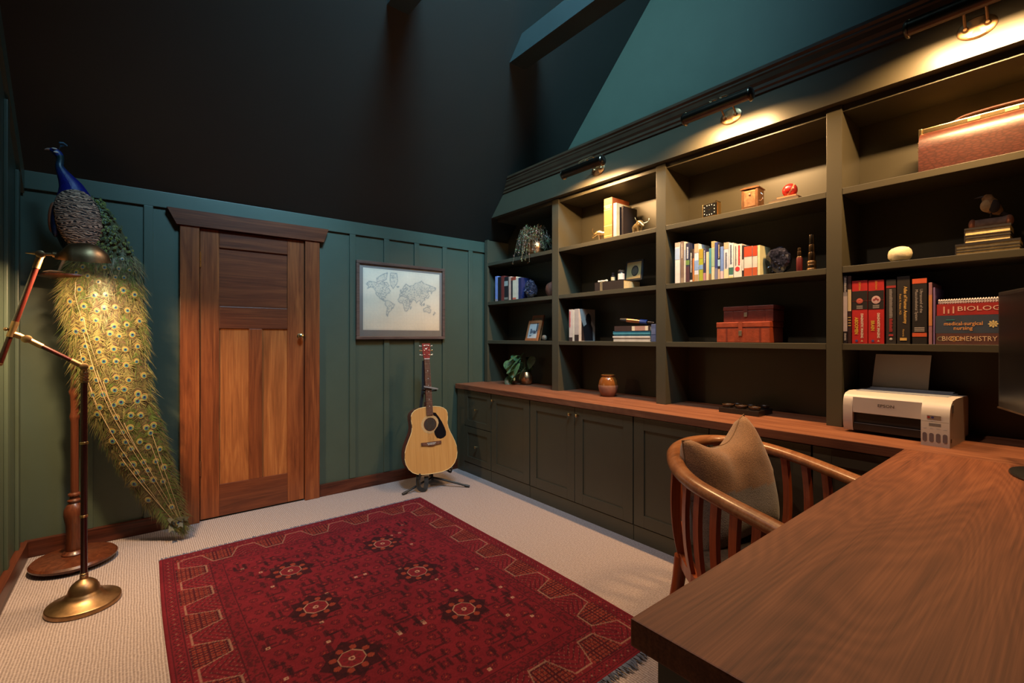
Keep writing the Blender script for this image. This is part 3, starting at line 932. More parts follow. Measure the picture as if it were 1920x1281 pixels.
# ------------------------------------------------------------------ guitar
def make_guitar():
    SPR = wood('spruce_top', L(158, 110, 60), L(184, 136, 80), L(200, 156, 98), 'Z', 1.0, 0.28, 0.4, stretch=40, contrast=0.5, bmp=0.0)
    MAH = wood('mahogany_sides', L(52, 20, 14), L(84, 34, 22), L(104, 46, 28), 'Z', 2.0, 0.25, 0.4)
    RSW = wood('rosewood', L(58, 34, 28), L(94, 60, 48), L(118, 82, 66), 'Z', 3.0, 0.45)
    HEAD = wood('rosewood_head', L(84, 22, 24), L(120, 38, 38), L(140, 56, 50), 'Z', 3.0, 0.35)
    PRL = plain('pearl', (0.75, 0.74, 0.70, 1), rough=0.3, var=0.1)
    STEEL = plain('string_steel', (0.6, 0.58, 0.55, 1), rough=0.3, metal=1.0, var=0.05)
    t = thing('acoustic_guitar', 'natural spruce acoustic guitar with black pickguard leaning on its stand', 'guitar', (1.862, 3.318, 0.138), (R(-7), R(-0.9), R(-11)))
    H = 0.535
    prof = [(0.0, 0.03), (0.003, 0.080), (0.012, 0.125), (0.03, 0.162), (0.06, 0.192), (0.10, 0.212), (0.145, 0.220), (0.19, 0.217), (0.235, 0.204), (0.28, 0.184), (0.32, 0.165), (0.35, 0.154), (0.38, 0.149), (0.41, 0.150), (0.44, 0.154), (0.47, 0.154), (0.495, 0.144), (0.515, 0.122), (0.528, 0.090), (0.534, 0.05), (0.535, 0.02)]
    ol = [(hw, z) for z, hw in prof] + [(-hw, z) for z, hw in reversed(prof)]
    D = 0.112
    n = len(ol)
    MB().prism(ol, 0.0, 0.004, 'y').build('soundboard', SPR, t)
    sd = MB()
    v = [(x, 0.004, z) for x, z in ol] + [(x, D, z) for x, z in ol]
    f = [(i, (i + 1) % n, (i + 1) % n + n, i + n) for i in range(n)] + [tuple(range(n, 2 * n))]
    sd.add(v, f)
    sd.build('body_sides', MAH, t, smooth=True)
    bd = MB().tube([(x * 1.002, 0.001, z) for x, z in ol] + [(ol[0][0], 0.001, ol[0][1])], 0.0028, 6)
    bd.build('binding', plain('cream_binding', L(214, 190, 140), rough=0.4), t, smooth=True)
    hz = 0.393
    MB().lathe([(0.0745, -0.0004), (0.066, -0.0006), (0.0525, -0.0004)], (0, 0, hz), 40, 'y', cap=False).build('rosette', plain('rosette_inlay', L(176, 146, 104), rough=0.4, var=0.25, scale=120), t)
    MB().lathe([(0.052, -0.0012), (0.0005, -0.0010)], (0, 0, hz), 40, 'y', cap=False).build('sound_hole', plain('guitar_inside', (0.022, 0.011, 0.006, 1), rough=0.7), t)
    MB().lathe([(0.054, -0.0016), (0.050, -0.0016)], (0, 0, hz), 40, 'y', cap=False).build('hole_edge', MAH, t)
    s_ = 0.00431
    pg = [(527, 168), (562, 176), (600, 230), (640, 300), (670, 370), (688, 430), (684, 475), (650, 502), (606, 510), (562, 494), (536, 450), (530, 410), (548, 384), (578, 352), (596, 308), (590, 262), (566, 226), (530, 205)]
    pgl = [((x / 6.74 + 740 - 811.5) * s_, (888 - (750 + y / 6.74)) * s_) for x, y in pg]
    MB().prism(pgl, -0.0022, -0.0002, 'y').build('pickguard', plain('black_celluloid', (0.006, 0.006, 0.008, 1), rough=0.15), t)
    # bridge, saddle, pins
    bz = 0.238
    MB().prism([(-0.084, bz + 0.015), (0.084, bz + 0.015), (0.084, bz - 0.008), (0.045, bz - 0.010), (0.02, bz - 0.017), (0.0, bz - 0.019), (-0.02, bz - 0.017), (-0.045, bz - 0.010), (-0.084, bz - 0.008)], -0.009, 0.0, 'y').build('bridge', RSW, t)
    MB().box(-0.037, 0.037, -0.013, -0.009, bz + 0.004, bz + 0.007).build('saddle', PRL, t)
    for k in range(6):
        MB().sphere((-0.027 + k * 0.0108, -0.0095, bz - 0.005), 0.0034, 8, 6).build('bridge_pin', PRL, t, smooth=True)
    # neck, fretboard, head
    zn = 0.535 + 0.392
    MB().prism([(-0.0275, 0.468), (0.0275, 0.468), (0.0225, zn), (-0.0225, zn)], -0.010, 0.0, 'y').build('fretboard', RSW, t)
    MB().prism([(-0.026, 0.535), (0.026, 0.535), (0.021, zn), (-0.021, zn)], 0.0, 0.018, 'y').build('neck', MAH, t)
    MB().prism([(-0.03, 0.50), (0.03, 0.50), (0.024, 0.575), (-0.024, 0.575)], 0.018, 0.06, 'y').build('neck_heel', MAH, t)
    for k in range(1, 19):
        z = zn - (zn - 0.238) * (1 - 2 ** (-k / 12))
        if z < 0.47: break
        w_ = 0.0225 + (zn - z) / (zn - 0.468) * 0.005
        MB().box(-w_, w_, -0.0113, -0.010, z - 0.0009, z + 0.0009).build('fret', STEEL, t)
        if k in (3, 5, 7, 9, 12, 15):
            MB().lathe([(0.003, -0.0106), (0.0002, -0.0107)], (0, 0, z + 0.012), 10, 'y', cap=False).build('fret_dot', PRL, t)
    MB().box(-0.0225, 0.0225, -0.013, 0.0, zn, zn + 0.005).build('nut', PRL, t)
    zh = zn + 0.005
    MB().prism([(-0.024, zh), (0.024, zh), (0.031, zh + 0.03), (0.035, zh + 0.120), (0.033, zh + 0.126), (-0.033, zh + 0.126), (-0.035, zh + 0.120), (-0.031, zh + 0.03)], -0.006, 0.010, 'y').build('headstock', HEAD, t)
    # pale emblem on the head: a strip of marks over a bird-like tick
    em = MB()
    for k in range(6):
        em.box(-0.019 + k * 0.0064, -0.0145 + k * 0.0064, -0.0066, -0.006, zh + 0.108, zh + 0.113)
    em.add([(-0.016, -0.0066, zh + 0.086), (-0.002, -0.0066, zh + 0.074), (0.016, -0.0066, zh + 0.100), (0.006, -0.0066, zh + 0.088), (0.0, -0.0066, zh + 0.086), (-0.006, -0.0066, zh + 0.084)], [(0, 1, 5), (1, 4, 5), (1, 3, 4), (1, 2, 3)])
    em.build('emblem', PRL, t)
    for s in (-1, 1):
        for k in range(3):
            z = zh + 0.030 + k * 0.037
            pgm = MB().lathe([(0.0028, 0.0), (0.0028, 0.016)], (s * 0.032 if s > 0 else -0.048, 0.004, z), 8, 'x')
            pgm.sphere((s * 0.052, 0.004, z), 0.0078, 12, 8, sc=(0.9, 0.55, 1.05))
            pgm.build('tuning_peg', BRASS_L if k % 2 else STEEL, t, smooth=True)
            MB().lathe([(0.004, -0.006), (0.0045, -0.012), (0.0005, -0.013)], (s * 0.019, 0, z), 10, 'y').build('string_post', STEEL, t, smooth=True)
    for k in range(6):
        xa, xb = -0.027 + k * 0.0108, -0.0175 + k * 0.007
        MB().tube([(xa, -0.0135, bz + 0.006), (xb, -0.0135, zn + 0.003)], 0.0006, 5).build('string', STEEL, t)
    # strap: behind the neck and looped under the body
    def band(path, w_, nrm):
        stp = MB()
        P_ = [Vector(p) for p in path]
        N = Vector(nrm)
        v, f = [], []
        for i, p in enumerate(P_):
            tg = (P_[min(i + 1, len(P_) - 1)] - P_[max(i - 1, 0)]).normalized()
            sd_ = tg.cross(N).normalized() * w_
            for q in (p - sd_ - N * 0.001, p + sd_ - N * 0.001, p + sd_ + N * 0.001, p - sd_ + N * 0.001): v.append(q)
        for i in range(len(P_) - 1):
            for k in range(4):
                f.append((i * 4 + k, i * 4 + (k + 1) % 4, (i + 1) * 4 + (k + 1) % 4, (i + 1) * 4 + k))
        stp.add(v, f)
        stp.build('strap', plain('black_webbing', (0.010, 0.010, 0.012, 1), rough=0.85), t)
    band(catmull([(-0.018, 0.030, zn - 0.01), (-0.026, 0.035, zn - 0.13), (-0.030, 0.04, 0.70), (-0.040, 0.05, 0.62), (-0.055, 0.06, 0.53)], 5), 0.012, (0, 1, 0))
    band(catmull([(-0.10, 0.03, 0.010), (-0.118, 0.02, -0.05), (-0.112, 0.015, -0.10), (-0.075, 0.01, -0.118), (-0.055, 0.015, -0.085), (-0.045, 0.03, -0.02)], 5), 0.017, (0.25, 1, 0.1))
    # capo clipped on the neck
    c = thing('capo', 'grey metal capo clipped across the guitar neck', 'capo', tuple(XF[t] @ Vector((0, -0.02, 0.692))), (R(-7), 0, R(-11)))
    MB().prism([(-0.044, 0.016), (-0.044, 0.004), (0.05, -0.016), (0.074, -0.020), (0.076, -0.012), (0.05, -0.003)], -0.012, 0.004, 'y').build('bar', plain('capo_grey', L(150, 150, 156), rough=0.35, metal=0.6), c)
    MB().tube([(-0.04, 0.0, -0.008), (-0.045, 0.02, -0.018), (-0.02, 0.045, -0.022), (0.03, 0.042, -0.026), (0.068, 0.012, -0.026)], 0.007, 8).build('handle', BLACK, c, smooth=True)
    # stand
    st = thing('guitar_stand', 'black tubular tripod stand under the acoustic guitar', 'guitar stand', (1.91, 3.41, 0.0))
    hub = Vector((1.91, 3.41, 0.075))
    for p in ((1.633, 3.368), (2.128, 3.202), (2.03, 3.66)):
        e_ = Vector((p[0], p[1], 0.011))
        lgm = MB().tube([hub, hub.lerp(e_, 0.25) + Vector((0, 0, .004)), e_], 0.0085, 10)
        lgm.build('leg', BLACK, st, smooth=True, w=True)
        dr = (e_ - hub).normalized()
        MB().tube([e_ - dr * 0.03, e_ + dr * 0.012], 0.0108, 10).build('rubber_foot', BLACK, st, smooth=True, w=True)
    MB().tube([hub - Vector((0, 0, 0.02)), hub + Vector((0, 0.02, 0.10)), (1.935, 3.545, 0.62), (1.94, 3.558, 0.76)], 0.010, 10).build('upright', BLACK, st, smooth=True, w=True)
    for s in (-1, 1):
        cp = MB().tube(catmull([(1.925, 3.455, 0.13), (1.92 + s * 0.07, 3.45, 0.115), (1.90 + s * 0.135, 3.40, 0.118), (1.88 + s * 0.145, 3.31 , 0.122), (1.875 + s * 0.145, 3.285, 0.165)], 4), 0.0085, 8)
        cp.build('cradle_arm', BLACK, st, smooth=True, w=True)
    MB().tube(catmull([(1.94, 3.558, 0.75), (1.90, 3.54, 0.765), (1.885, 3.49, 0.77), (1.885, 3.46, 0.775)], 4), 0.007, 8).build('neck_yoke', BLACK, st, smooth=True, w=True)
make_guitar()

# ------------------------------------------------------------------ floor lamp
def make_lamp():
    t = thing('floor_lamp', 'swing-arm pharmacy floor lamp with brass base and dark wooden rods', 'floor lamp', (-0.188, 2.915, 0))
    MB().lathe([(0.132, 0.0), (0.134, 0.003), (0.134, 0.020), (0.132, 0.023), (0.129, 0.024), (0.118, 0.028), (0.096, 0.036), (0.078, 0.046), (0.067, 0.057), (0.066, 0.060), (0.060, 0.064), (0.058, 0.070), (0.054, 0.084), (0.046, 0.100), (0.034, 0.112), (0.022, 0.120), (0.016, 0.124), (0.015, 0.140), (0.013, 0.142)], (0, 0, 0), 48).build('base', BRASS, t, smooth=True)
    MB().lathe([(0.0125, 0.140), (0.0125, 1.03)], (0, 0, 0), 18).build('pole', LAMPW, t, smooth=True)
    for z in (0.135, 0.148, 0.410, 0.416, 0.748, 0.754):
        MB().lathe([(0.0125, z - 0.004), (0.0155, z - 0.002), (0.0155, z + 0.001), (0.0125, z + 0.003)], (0, 0, 0), 18).build('ring', BRASS_L, t, smooth=True)
    col = [(0.0135, 1.028)]
    for k in range(4): col += [(0.0165, 1.030 + k * 0.013), (0.0165, 1.036 + k * 0.013), (0.0135, 1.038 + k * 0.013)]
    col += [(0.0115, 1.085), (0.0115, 1.100)]
    MB().lathe(col, (0, 0, 0), 18).build('collar', BRASS, t, smooth=True)
    el = MB().lathe([(0.010, -0.022), (0.0155, -0.020), (0.0155, 0.020), (0.010, 0.022)], (0, 0, 1.103), 16, 'y')
    el.build('elbow', BRASS, t, smooth=True)
    # lower arm: elbow -> knuckle -> clamp, in the plane of the wall
    e0, kn, cl = Vector((0, 0, 1.103)), Vector((-0.184, -0.004, 1.232)), Vector((-0.235, -0.020, 1.262))
    MB().tube([e0, e0.lerp(kn, 0.24)], 0.0115, 12).build('arm_ferrule', BRASS, t, smooth=True)
    MB().tube([e0.lerp(kn, 0.22), e0.lerp(kn, 0.76)], 0.0095, 12).build('lower_arm', LAMPW, t, smooth=True)
    MB().tube([e0.lerp(kn, 0.74), kn], 0.0115, 12).build('arm_ferrule', BRASS, t, smooth=True)
    MB().lathe([(0.012, -0.020), (0.0165, -0.018), (0.0165, 0.016), (0.012, 0.018)], tuple(kn), 16, 'y').build('knuckle', BRASS, t, smooth=True)
    MB().tube([kn, kn.lerp(cl, 0.5), cl], [0.010, 0.013, 0.009], 12).build('clamp_stem', BRASS, t, smooth=True)
    # upper rod
    a0, a1 = Vector((-0.262, -0.022, 1.128)), Vector((-0.141, -0.010, 1.600))
    dr = (a1 - a0)
    MB().tube([a0, a1], 0.0105, 12).build('upper_arm', LAMPW, t, smooth=True)
    MB().tube([a0 + dr * 0.24, a0 + dr * 0.38], 0.0125, 12).build('clamp', BRASS, t, smooth=True)
    MB().sphere(a0 + dr * 0.31 + Vector((-0.020, -0.004, 0)), 0.008, 12, 8).build('thumb_screw', BRASS, t, smooth=True)
    MB().sphere(a0, 0.011, 12, 8).build('finial', BRASS, t, smooth=True)
    MB().tube([a0 + dr * 0.88, a1], 0.0125, 12).build('arm_ferrule', BRASS, t, smooth=True)
    MB().lathe([(0.012, -0.018), (0.016, -0.016), (0.016, 0.014), (0.012, 0.016)], tuple(a1 + Vector((0, 0, 0.006))), 16, 'y').build('knuckle', BRASS, t, smooth=True)
    zc = a1.z + 0.008
    MB().tube([(-0.188, -0.01, zc - 0.001), (-0.178, -0.01, zc), (-0.160, -0.01, zc + 0.001), (-0.141, -0.01, zc)], [0.0015, 0.003, 0.007, 0.006], 10).build('tail_finial', BRASS, t, smooth=True)
    MB().tube([(-0.141, -0.01, zc), (-0.105, -0.01, zc + 0.002), (-0.102, -0.01, zc + 0.002), (-0.090, -0.01, zc + 0.002)], [0.007, 0.008, 0.013, 0.013], 14).build('socket', BRASS, t, smooth=True)
    # shade: long half dome, open below
    n, m_ = 22, 14
    def sect(u, k):
        sh = 0.003 if k else 0.0
        x = -0.095 + 0.192 * u
        neck = min(1.0, u / 0.28)
        if u < 0.28:
            q = neck * neck * (3 - 2 * neck)
            w_, h_ = 0.016 + (0.064 - 0.016) * q, 0.026 + (0.078 - 0.026) * q
        else:
            q = (u - 0.28) / 0.72
            g_ = math.sqrt(max(0, 1 - max(0, (q - 0.25) / 0.75) ** 2.2))
            w_, h_ = 0.064 + 0.006 * math.sin(q * PI), 0.078 + 0.010 * math.sin(q * PI * .9)
            w_, h_ = max(0.001, w_ * g_), max(0.001, h_ * g_)
        zb = 1.590
        return [(x, -0.01 - (w_ - sh) * math.cos(PI * i / m_), zb + (h_ - sh) * math.sin(PI * i / m_) ** 0.85 - 0.17 * (w_ - sh) * math.cos(PI * i / m_)) for i in range(m_ + 1)]
    v, f = [], []
    for k in (0, 1):
        for i in range(n + 1):
            v += sect(i / n, k)
    M1 = m_ + 1
    off = (n + 1) * M1
    for i in range(n):
        for j in range(m_):
            a, b, c, d_ = i * M1 + j, i * M1 + j + 1, (i + 1) * M1 + j + 1, (i + 1) * M1 + j
            f += [(a, b, c, d_), (off + d_, off + c, off + b, off + a)]
        f += [(i * M1, (i + 1) * M1, off + (i + 1) * M1, off + i * M1), (i * M1 + m_, off + i * M1 + m_, off + (i + 1) * M1 + m_, (i + 1) * M1 + m_)]
    MB().add(v, f).build('shade', BRASS, t, smooth=True)
    MB().sphere((0.015, -0.01, 1.622), 0.020, 14, 10, sc=(1.6, 1, 1)).build('bulb', emit('lamp_bulb', (1.0, 0.66, 0.32), 25), t, smooth=True)
    la = area_light('floor_lamp_glow', (-0.188 + 0.015, 2.905, 1.599), (-0.12, -0.05, -1), 0.11, 0.05, LAMPW_W, (1.0, 0.66, 0.34), 180)
    la.parent = t
    la.matrix_parent_inverse = Matrix.Translation(Vector((0.188, -2.915, 0)))
LAMPW_W = 42
make_lamp()
# ------------------------------------------------------------------ turned wooden bird stand
def make_stand():
    t = thing('bird_stand', 'turned wooden pedestal stand with round foot under the stuffed peacock', 'bird stand', (-0.262, 3.475, 0))
    MB().lathe([(0.150, 0.018), (0.172, 0.020), (0.180, 0.028), (0.181, 0.036), (0.172, 0.046), (0.10, 0.055), (0.05, 0.060)], (0, 0, 0), 48).build('foot_disc', STANDW, t, smooth=True)
    for k in range(3):
        a = 2 * PI * k / 3 + 0.5
        MB().sphere((0.135 * math.cos(a), 0.135 * math.sin(a), 0.0105), 0.022, 14, 8, sc=(1, 1, 0.48)).build('bun_foot', STANDW, t, smooth=True)
    MB().lathe([(0.052, 0.055), (0.054, 0.066), (0.046, 0.076), (0.038, 0.082), (0.040, 0.095), (0.034, 0.16), (0.038, 0.22), (0.046, 0.27), (0.045, 0.30), (0.034, 0.325), (0.024, 0.338), (0.030, 0.345), (0.031, 0.352), (0.022, 0.360), (0.020, 0.372), (0.028, 0.378), (0.028, 0.386), (0.018, 0.394), (0.0175, 0.78), (0.022, 0.80), (0.022, 0.81), (0.0175, 0.83), (0.0175, 0.86), (0.020, 0.92), (0.026, 0.945), (0.018, 0.965), (0.016, 1.0), (0.016, 1.42), (0.020, 1.44), (0.020, 1.46), (0.016, 1.48), (0.016, 1.555)], (0, 0, 0), 24).build('column', STANDW, t, smooth=True)
    MB().lathe([(0.03, 1.545), (0.125, 1.560), (0.132, 1.566), (0.128, 1.574), (0.03, 1.576)], (-0.012, 0, 0), 40).build('perch_plate', STANDW, t, smooth=True)
make_stand()

# ------------------------------------------------------------------ peacock
def make_peacock():
    O = np.array([-0.262, 3.44, 1.576])
    t = thing('peacock', 'stuffed peacock with blue neck and long eyed train hanging off the stand', 'peacock', tuple(O))
    rs = random.Random(21)
    # body: one continuous lofted surface from beak root to vent
    path = [(-0.357, 3.44, 2.2315, 0.006), (-0.350, 3.44, 2.231, 0.0105), (-0.338, 3.44, 2.228, 0.0165), (-0.324, 3.44, 2.216, 0.018), (-0.316, 3.44, 2.198, 0.0160), (-0.316, 3.44, 2.175, 0.0150), (-0.318, 3.438, 2.150, 0.0175), (-0.308, 3.436, 2.122, 0.0245), (-0.291, 3.436, 2.088, 0.036), (-0.272, 3.438, 2.045, 0.053), (-0.260, 3.44, 1.99, 0.073), (-0.256, 3.445, 1.92, 0.090), (-0.248, 3.45, 1.84, 0.096), (-0.230, 3.452, 1.76, 0.090), (-0.205, 3.452, 1.69, 0.070), (-0.185, 3.45, 1.64, 0.042), (-0.178, 3.45, 1.615, 0.010)]
    sm = catmull([p[:3] for p in path], 4)
    rr = [v.x for v in catmull([(p[3], 0, 0) for p in path], 4)]
    seg = 28
    n = len(sm)
    P_ = np.zeros((n, seg + 1, 3)); C = np.zeros((n, seg + 1, 3))
    blue, green, dk, brown = lin((14, 18, 104)), lin((8, 46, 46)), lin((10, 16, 30)), lin((36, 26, 24))
    for i in range(n):
        tg = (sm[min(i + 1, n - 1)] - sm[max(i - 1, 0)]).normalized()
        a = Vector((0, -1, 0)); a = (a - tg * a.dot(tg)).normalized(); b = tg.cross(a)
        z = sm[i].z
        c = blue
        if z > 2.205: c = lin((16, 40, 110))
        elif z > 2.14: c = green * ((z - 2.14) / 0.065) + lin((12, 40, 70)) * (1 - (z - 2.14) / 0.065)
        elif z > 2.09: c = blue * ((2.14 - z) / 0.05) + lin((12, 40, 80)) * (1 - (2.14 - z) / 0.05)
        elif z < 1.97: c = dk * min(1, (1.97 - z) / 0.1) + blue * max(0, 1 - (1.97 - z) / 0.1)
        for k in range(seg + 1):
            an = 2 * PI * k / seg
            d = a * math.cos(an) + b * math.sin(an)
            ru = 1 + 0.03 * mnoise.noise(Vector((an * 3, z * 60, 1.0)))
            P_[i, k] = np.array(sm[i] + d * rr[i] * ru) - O
            C[i, k] = c * (0.8 + 0.4 * rs.random())
    pl = vcol('plumage', rough=0.42, spec=0.5, bmp=0.35, bscale=160)
    grid_mesh('body', P_, C, pl, t)
    O3 = Vector(O)
    def part(mb, name, mat, smooth=True, **kw):
        return mb.build(name, mat, t, smooth=smooth, w=True, **kw)
    part(MB().tube([(-0.350, 3.44, 2.232), (-0.362, 3.44, 2.232), (-0.371, 3.44, 2.229), (-0.375, 3.44, 2.225)], [0.0085, 0.0065, 0.0038, 0.0008], 10), 'beak', plain('horn', L(150, 120, 110), rough=0.4))
    wh = plain('face_skin', L(196, 186, 180), rough=0.6)
    part(MB().sphere((-0.336, 3.4225, 2.236), 0.0085, 12, 8, sc=(1.35, 0.35, 0.42)), 'brow_patch', wh)
    part(MB().sphere((-0.330, 3.4220, 2.219), 0.0085, 12, 8, sc=(1.15, 0.35, 0.55)), 'cheek_patch', wh)
    part(MB().sphere((-0.337, 3.4212, 2.229), 0.0036, 10, 8), 'eye', BLACK)
    cr = plain('crest_blue', L(16, 60, 80), rough=0.5)
    for k in range(9):
        u = (k - 4) / 4
        e_ = Vector((-0.304 + u * 0.012, 3.44 + u * 0.014, 2.279 - abs(u) * 0.006))
        m_ = MB().tube([(-0.322, 3.44, 2.232), Vector((-0.316, 3.44 + u * .004, 2.255)), e_], 0.0007, 5)
        m_.sphere(e_, 0.0045, 8, 6, sc=(1, 0.4, 1.2))
        part(m_, 'crest_plume', cr)
    # barred wing on the visible flank
    def barred():
        m, nt, b = _new('barred_feathers')
        tc = nt.nodes.new('ShaderNodeTexCoord')
        mp = nt.nodes.new('ShaderNodeMapping'); mp.inputs['Scale'].default_value = (46, 46, 110)
        mp.inputs['Rotation'].default_value = (0, R(-14), 0)
        nt.links.new(tc.outputs['Object'], mp.inputs['Vector'])
        w_ = node(nt, 'ShaderNodeTexWave', Scale=0.30, Distortion=13.0, Detail=3.0)
        w_.bands_direction = 'Z'
        w_.inputs['Detail Scale'].default_value = 1.6
        nt.links.new(mp.outputs[0], w_.inputs['Vector'])
        r = ramp(nt, w_.outputs[0], [(0.34, L(32, 20, 18)), (0.55, L(156, 108, 86)), (0.9, L(204, 158, 132))])
        nt.links.new(r.outputs[0], b.inputs['Base Color'])
        b.inputs['Roughness'].default_value = 0.75
        bump(nt, b, w_.outputs[0], 0.6, 0.004)
        return m
    wg = MB()
    Mw = Matrix.Translation((-0.238, 3.392, 1.862)) @ Matrix.Rotation(R(-9), 4, 'Y') 
    wg.M = Mw
    prof = [(1e-3, -1), (.40, -.92), (.66, -.75), (.86, -.5), (.97, -.22), (1, .05), (.98, .3), (.90, .55), (.74, .76), (.48, .92), (.2, .985), (1e-3, 1)]
    wg.lathe([(r_ * 0.094, h * 0.168) for r_, h in prof], (0, 0, 0), 30, 'z', sx=1.0, sy=0.62)
    part(wg, 'wing', barred())
    wb = MB(); wb.M = Matrix.Translation((-0.328, 3.412, 1.862)) @ Matrix.Rotation(R(2), 4, 'Y')
    wb.sphere((0, 0, 0), 0.03, 16, 14, sc=(0.75, 0.9, 3.2))
    part(wb, 'wing_edge', plain('blue_black_covert', L(14, 26, 56), rough=0.4, var=0.5, scale=60))
    wo = MB(); wo.M = Matrix.Translation((-0.343, 3.425, 1.872)) @ Matrix.Rotation(R(2), 4, 'Y')
    wo.sphere((0, 0, 0), 0.03, 16, 14, sc=(0.62, 0.8, 2.7))
    part(wo, 'primaries', plain('chestnut_primary', L(140, 76, 48), rough=0.6, var=0.2, scale=50))
    wd2 = MB(); wd2.M = Matrix.Translation((-0.298, 3.372, 1.862)) @ Matrix.Rotation(R(20), 4, 'Y')
    wd2.sphere((0, 0, 0), 0.02, 12, 10, sc=(0.8, 0.5, 2.2))
    part(wd2, 'wing_notch', plain('blue_black_covert', L(14, 26, 56)))
    # legs
    lm = plain('leg_scales', L(150, 110, 74), rough=0.7)
    for yy_ in (3.40, 3.47):
        m_ = MB().tube([(-0.285, yy_ + 0.01, 1.70), (-0.300, yy_, 1.64), (-0.318, yy_, 1.585)], [0.016, 0.008, 0.0055], 10)
        for dx, dy in ((-0.055, -0.012), (-0.060, 0.004), (-0.045, 0.022), (0.03, 0.0)):
            m_.tube([(-0.318, yy_, 1.586), (-0.318 + dx * .6, yy_ + dy * .6, 1.586), (-0.318 + dx, yy_ + dy, 1.580)], [0.0055, 0.0045, 0.002], 8)
        part(m_, 'leg', lm)
    # train
    TB = [(-0.173, 3.44, 1.999, 0.022), (-0.16, 3.43, 1.925, 0.048), (-0.135, 3.42, 1.839, 0.08), (-0.13, 3.41, 1.719, 0.122), (-0.129, 3.4, 1.63, 0.147), (-0.136, 3.4, 1.453, 0.168), (-0.121, 3.4, 1.277, 0.165), (-0.094, 3.41, 1.039, 0.152), (-0.065, 3.42, 0.856, 0.143), (-0.004, 3.44, 0.633, 0.136), (0.069, 3.46, 0.399, 0.108), (0.13, 3.48, 0.223, 0.08), (0.182, 3.48, 0.107, 0.046), (0.221, 3.47, 0.045, 0.018)]
    acc = [0.0]
    for i in range(1, len(TB)):
        acc.append(acc[-1] + math.dist(TB[i][:3], TB[i - 1][:3]))
    tt = np.array(acc) / acc[-1]
    TBa = np.array(TB)
    def S(u, s, off=0.0):
        u_ = min(max(u, 0), 1)
        x, y, z, h = (float(np.interp(u_, tt, TBa[:, k])) for k in range(4))
        bul = 0.055 * math.sin(PI * min(1, u_ * 0.9 + 0.12))
        return Vector((x + s * h, y - bul * (1 - s * s) - off, z + 0.02 * s * s))
    def frame_(u, s):
        D = (S(u + 0.01, s) - S(u - 0.01, s)).normalized()
        Wv = (S(u, s + 0.05) - S(u, s - 0.05)).normalized()
        N = D.cross(Wv).normalized()
        if N.y > 0: N = -N
        Wv = (Wv - D * Wv.dot(D)).normalized()
        return D, Wv, N
    nu, ns = 40, 12
    mb = MB()
    v = [S(i / nu, -0.86 + 1.72 * j / ns, -0.010) for i in range(nu + 1) for j in range(ns + 1)]
    v += [S(i / nu, -0.86 + 1.72 * j / ns, -0.045 if 0 < j < ns else -0.012) for i in range(nu + 1) for j in range(ns + 1)]
    K = (nu + 1) * (ns + 1)
    f = []
    for i in range(nu):
        for j in range(ns):
            a = i * (ns + 1) + j
            f += [(a, a + 1, a + ns + 2, a + ns + 1), (K + a + ns + 1, K + a + ns + 2, K + a + 1, K + a)]
    mb.add(v, f)
    part(mb, 'train_underlayer', plain('train_dark', L(70, 66, 34), rough=0.85, var=0.35, scale=55))
    gold = plain('barb_gold', L(120, 110, 64), rough=0.5, var=0.25, scale=70)
    grn = plain('barb_green', L(76, 90, 40), rough=0.45, var=0.3, scale=70)
    olive = plain('barb_olive', L(88, 80, 44), rough=0.55, var=0.3, scale=70)
    brn = plain('barb_brown', L(82, 64, 40), rough=0.6, var=0.3, scale=70)
    e1 = plain('eye_bronze', L(142, 112, 66), rough=0.4, var=0.1)
    e2 = plain('eye_green', L(112, 116, 62), rough=0.4, var=0.1)
    e3 = plain('eye_teal', L(52, 96, 112), rough=0.35, var=0.1)
    e4 = plain('eye_navy', L(30, 26, 62), rough=0.35, var=0.1)
    def feather(u, s, size, main, eye=True):
        D, Wv, N = frame_(u, s)
        E_ = S(u, s, 0.006)
        sk = rs.uniform(-0.22, 0.22)
        D2 = (D + Wv * sk).normalized()
        W2 = (Wv - D2 * Wv.dot(D2)).normalized()
        mb = MB()
        Lf = 0.115 * size
        nb = 13
        for k in range(nb):
            q = k / (nb - 1)
            base = E_ - D2 * (Lf * (1 - q)) - N * 0.0 + N * (0.002 + 0.008 * q)
            for sd in (-1, 1):
                ln_ = size * (0.026 + 0.020 * q) * rs.uniform(0.8, 1.2)
                ang = R(38 + 30 * q) + rs.uniform(-.1, .1)
                tip = base + D2 * (ln_ * math.cos(ang) * 1.25) + W2 * (sd * ln_ * math.sin(ang)) + N * rs.uniform(-0.002, 0.004)
                w_ = 0.0042 * size
                mb.add([base - D2 * w_, base + D2 * w_, tip], [(0, 1, 2)], 0 if rs.random() < 0.72 else 5)
        for k in range(11):
            an = R(-78 + 156 * k / 10)
            dr = D2 * math.cos(an) + W2 * math.sin(an)
            ln_ = size * 0.048 * rs.uniform(0.85, 1.25)
            b_ = E_ + N * 0.009
            sd = N.cross(dr).normalized() * (0.0055 * size)
            mb.add([b_ - sd, b_ + sd, b_ + dr * ln_ - N * 0.003], [(0, 1, 2)], 0 if k % 3 else 5)
        if eye:
            for mi, (ra, rb, oz, sh) in enumerate(((0.024, 0.029, 0.0100, 0.0), (0.0185, 0.0225, 0.0106, 0.001), (0.0125, 0.0145, 0.0112, 0.003), (0.0078, 0.0080, 0.0118, 0.0005))):
                c = E_ + N * oz + D2 * (sh * size)
                ring = [c + (W2 * (math.cos(2 * PI * k / 14) * ra) + D2 * (math.sin(2 * PI * k / 14) * rb)) * (size * 0.70) for k in range(14)]
                mb.add([c + N * 0.0008] + ring, [(0, k + 1, (k + 1) % 14 + 1) for k in range(14)], mi + 1)
        inv = XF[t].inverted()
